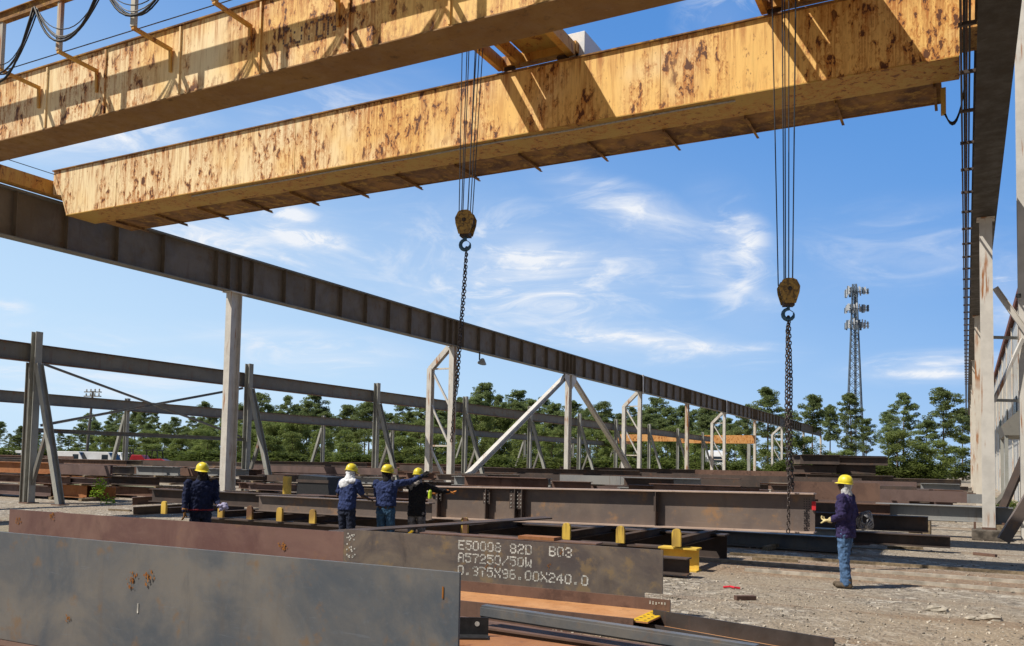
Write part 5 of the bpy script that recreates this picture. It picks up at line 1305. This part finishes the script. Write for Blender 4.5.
# long grey shed
a = atd(158, 478, 125); b = atd(236, 478, 120)
sd = empty('shed', ((a.x+b.x)/2, (a.y+b.y)/2, 0), 'long low grey sheet metal shed behind the navy jacket man', 'shed')
w0 = (V((b.x, b.y, 0))-V((a.x, a.y, 0))); w0n = w0.normalized(); nn = V((-w0n.y, w0n.x, 0)); A0 = V((a.x, a.y, 0)); B0 = A0+w0
if nn.y < 0: nn = -nn
mb = MB(); hz = 1.7; mb.add([A0, B0, B0+nn*6, A0+nn*6]+[q+V((0, 0, hz)) for q in (A0, B0, B0+nn*6, A0+nn*6)], [(0, 3, 2, 1), (4, 5, 6, 7), (0, 1, 5, 4), (1, 2, 6, 5), (2, 3, 7, 6), (3, 0, 4, 7)]); mb.build('wall', M_CORR, sd)
mb = MB(); q = [A0-nn*.4-w0n*.4, B0-nn*.4+w0n*.4, B0+nn*6.3+w0n*.4, A0+nn*6.3-w0n*.4]; mb.add([q[0]+V((0, 0, hz)), q[1]+V((0, 0, hz)), q[2]+V((0, 0, hz+.3)), q[3]+V((0, 0, hz+.3))]+[q[0]+V((0, 0, hz+.1)), q[1]+V((0, 0, hz+.1)), q[2]+V((0, 0, hz+.4)), q[3]+V((0, 0, hz+.4))], [(0, 3, 2, 1), (4, 5, 6, 7), (0, 1, 5, 4), (1, 2, 6, 5), (2, 3, 7, 6), (3, 0, 4, 7)]); mb.build('roof', plain('pale blue grey roof', (.40, .44, .50), .5, .1, 2), sd)
for k in (.25, .7):
    c_ = A0+w0*k-nn*.03; MB().bar(c_+V((0, 0, .0)), c_+V((0, 0, 1.4)), 2.2, .04, w0n.cross(V((0, 0, 1)))).build('door', M_GALV, sd)
# ------------------------------------------------------------------ sky, sun, camera
def make_world():
    w = bpy.data.worlds.new('World'); sc.world = w; w.use_nodes = True
    nt = w.node_tree; bg = nt.nodes['Background']
    sky = nt.nodes.new('ShaderNodeTexSky'); sky.sky_type = 'NISHITA'; sky.sun_disc = False
    sky.sun_elevation = radians(51.6); sky.sun_rotation = radians(224); sky.air_density = 1.0; sky.dust_density = .2; sky.ozone_density = 3.0; sky.altitude = 0
    tc = nt.nodes.new('ShaderNodeTexCoord'); d = tc.outputs['Generated']
    sp = nt.nodes.new('ShaderNodeSeparateXYZ'); L(nt, d, sp.inputs[0])
    az = math_(nt, 'ARCTAN2', sp.outputs[0], sp.outputs[1]); el = math_(nt, 'ARCSINE', sp.outputs[2])
    cb = nt.nodes.new('ShaderNodeCombineXYZ'); L(nt, az, cb.inputs[0]); L(nt, el, cb.inputs[1])
    uv = cb.outputs[0]
    def blob(px, py, rx, ry, tilt=0, soft=1.):
        r = ray(px, py).normalized(); a0 = atan2(r.x, r.y); e0 = math.asin(r.z)
        mp = N(nt, 'ShaderNodeMapping', _vector_type='TEXTURE')
        mp.inputs['Location'].default_value = (a0, e0, 0); mp.inputs['Rotation'].default_value = (0, 0, tilt)
        mp.inputs['Scale'].default_value = (rx/866, ry/866, 1)
        L(nt, uv, mp.inputs['Vector'])
        ln = N(nt, 'ShaderNodeVectorMath', _operation='LENGTH'); L(nt, mp.outputs[0], ln.inputs[0])
        return ramp(nt, ln.outputs['Value'], 1.0, .0)
    def wisps(tilt, sx, sy, scale, dist=1.2, lo=.42, hi=.72, seed=0):
        mp = N(nt, 'ShaderNodeMapping'); mp.inputs['Rotation'].default_value = (0, 0, tilt); mp.inputs['Scale'].default_value = (sx, sy, 1); mp.inputs['Location'].default_value = (seed, seed*.7, seed)
        L(nt, uv, mp.inputs['Vector'])
        return ramp(nt, noise(nt, mp.outputs[0], scale, 12, .64, dist), lo, hi)
    def acc(lst):
        o = lst[0]
        for x in lst[1:]: o = math_(nt, 'MAXIMUM', o, x)
        return o
    wA = wisps(radians(12), 1, 4.5, 3.2, 1.0, .42, .78)
    wB = wisps(radians(8), 1, 3.2, 7., 1.6, .46, .74, 3.1)
    wC = wisps(radians(-20), 1, 2.4, 9., 1.8, .50, .80, 7.7)
    soft = acc([math_(nt, 'MULTIPLY', blob(*b[:5]), b[5]) for b in (
        (520, 275, 230, 95, -.1, .95), (300, 255, 220, 60, -.1, .6), (180, 235, 150, 40, 0, .8), (640, 340, 190, 32, -.10, .9), (735, 270, 60, 110, .35, .65),
        (100, 130, 130, 50, .2, .7), (60, 370, 260, 60, 0, .55), (300, 350, 160, 30, -.05, .7), (930, 368, 110, 22, 0, .85), (900, 250, 160, 60, 0, .25), (640, 210, 160, 30, -.35, .8), (1010, 290, 40, 60, 0, .6), (350, 110, 140, 40, .2, .5))])
    m1 = math_(nt, 'MULTIPLY', soft, math_(nt, 'ADD', math_(nt, 'ADD', math_(nt, 'MULTIPLY', wA, .50), .10), math_(nt, 'MULTIPLY', wB, .60)))
    strong = acc([math_(nt, 'MULTIPLY', blob(*b[:5]), b[5]) for b in (
        (302, 236, 60, 18, -.1, 1.), (290, 214, 45, 14, -.1, .95), (205, 238, 90, 26, 0, .7), (1000, 300, 30, 40, 0, .6), (580, 345, 60, 8, -.1, .7), (735, 348, 60, 8, .05, .7), (930, 374, 70, 7, 0, .9), (300, 226, 90, 34, -.1, .35), (545, 262, 90, 34, -.1, .6), (650, 343, 130, 14, -.10, .9), (745, 240, 22, 40, .3, .8), (690, 283, 60, 18, .3, .45), (620, 225, 130, 12, -.4, .5))])
    m2 = math_(nt, 'MULTIPLY', strong, math_(nt, 'ADD', math_(nt, 'ADD', math_(nt, 'MULTIPLY', wC, .70), .16), math_(nt, 'MULTIPLY', wB, .50)))
    wD = wisps(radians(6), 1, 2.2, 16., 1.2, .40, .60, 5.5)
    puff = acc([math_(nt, 'MULTIPLY', blob(*b[:5]), b[5]) for b in ((302, 236, 62, 17, -.1, 1.3), (288, 214, 46, 13, -.1, 1.2), (215, 240, 95, 26, .1, .9), (8, 306, 26, 10, 0, .7), (540, 258, 60, 26, -.1, .55), (752, 240, 26, 34, .3, .8), (660, 343, 100, 9, -.12, .9), (930, 374, 62, 6, 0, .8), (110, 128, 120, 30, .2, .6), (420, 120, 120, 26, .2, .45), (720, 20, 50, 60, 1.2, .5))])
    m2 = math_(nt, 'ADD', m2, math_(nt, 'MULTIPLY', puff, math_(nt, 'ADD', math_(nt, 'MULTIPLY', wD, .75), .15)))
    mk = N(nt, 'ShaderNodeMath', _operation='ADD', _use_clamp=True); L(nt, math_(nt, 'MULTIPLY', m1, 1.75), mk.inputs[0]); L(nt, m2, mk.inputs[1])
    # slightly richer blue
    hs = N(nt, 'ShaderNodeHueSaturation', Saturation=SKY_SAT); L(nt, sky.outputs[0], hs.inputs['Color'])
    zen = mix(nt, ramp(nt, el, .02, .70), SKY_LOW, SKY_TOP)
    zen = mix(nt, ramp(nt, el, .62, 1.1), zen, (.55, .95, 1.8))  # zenith above the frame dimmed and greyed to lower the ambient fill
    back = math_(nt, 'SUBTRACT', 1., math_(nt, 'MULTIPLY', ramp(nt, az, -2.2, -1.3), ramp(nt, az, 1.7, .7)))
    zen = mix(nt, back, zen, (.9, 1.05, 1.35))  # unseen sky behind the camera dimmed and neutralised to weaken shadow fill
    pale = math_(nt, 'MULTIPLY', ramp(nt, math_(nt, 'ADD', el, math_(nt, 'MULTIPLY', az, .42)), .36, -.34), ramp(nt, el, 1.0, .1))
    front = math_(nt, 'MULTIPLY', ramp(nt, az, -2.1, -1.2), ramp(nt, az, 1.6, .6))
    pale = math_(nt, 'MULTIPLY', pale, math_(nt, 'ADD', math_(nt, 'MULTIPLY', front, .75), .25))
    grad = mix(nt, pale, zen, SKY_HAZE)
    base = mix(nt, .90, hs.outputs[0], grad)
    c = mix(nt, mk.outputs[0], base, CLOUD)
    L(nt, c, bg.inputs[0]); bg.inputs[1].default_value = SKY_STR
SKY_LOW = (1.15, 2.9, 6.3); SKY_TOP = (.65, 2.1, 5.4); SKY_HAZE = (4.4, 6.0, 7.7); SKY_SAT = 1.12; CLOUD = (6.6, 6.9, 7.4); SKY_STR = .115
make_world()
sun = bpy.data.lights.new('sun', 'SUN'); sun.energy = 5.0; sun.angle = radians(.55); sun.color = (1., .93, .82)
so = bpy.data.objects.new('sun', sun); COL.objects.link(so); so.location = (-30, -30, 60)
so.rotation_euler = V((-.55, -.57, 1.)).to_track_quat('Z', 'Y').to_euler()
cam = bpy.data.cameras.new('camera'); co = bpy.data.objects.new('camera', cam); COL.objects.link(co)
cam.sensor_width = 36; cam.lens = f_/1024*36; cam.shift_y = (CY-323)/1024; cam.clip_end = 6000; cam.clip_start = .05
M = Matrix((( RT.x, UP.x, -FW.x, CAM.x), (RT.y, UP.y, -FW.y, CAM.y), (RT.z, UP.z, -FW.z, CAM.z), (0, 0, 0, 1)))
co.matrix_world = M
sc.camera = co
sc.view_settings.view_transform = 'Standard'; sc.view_settings.look = 'None'; sc.view_settings.gamma = 1
sc.view_settings.exposure = 0.18
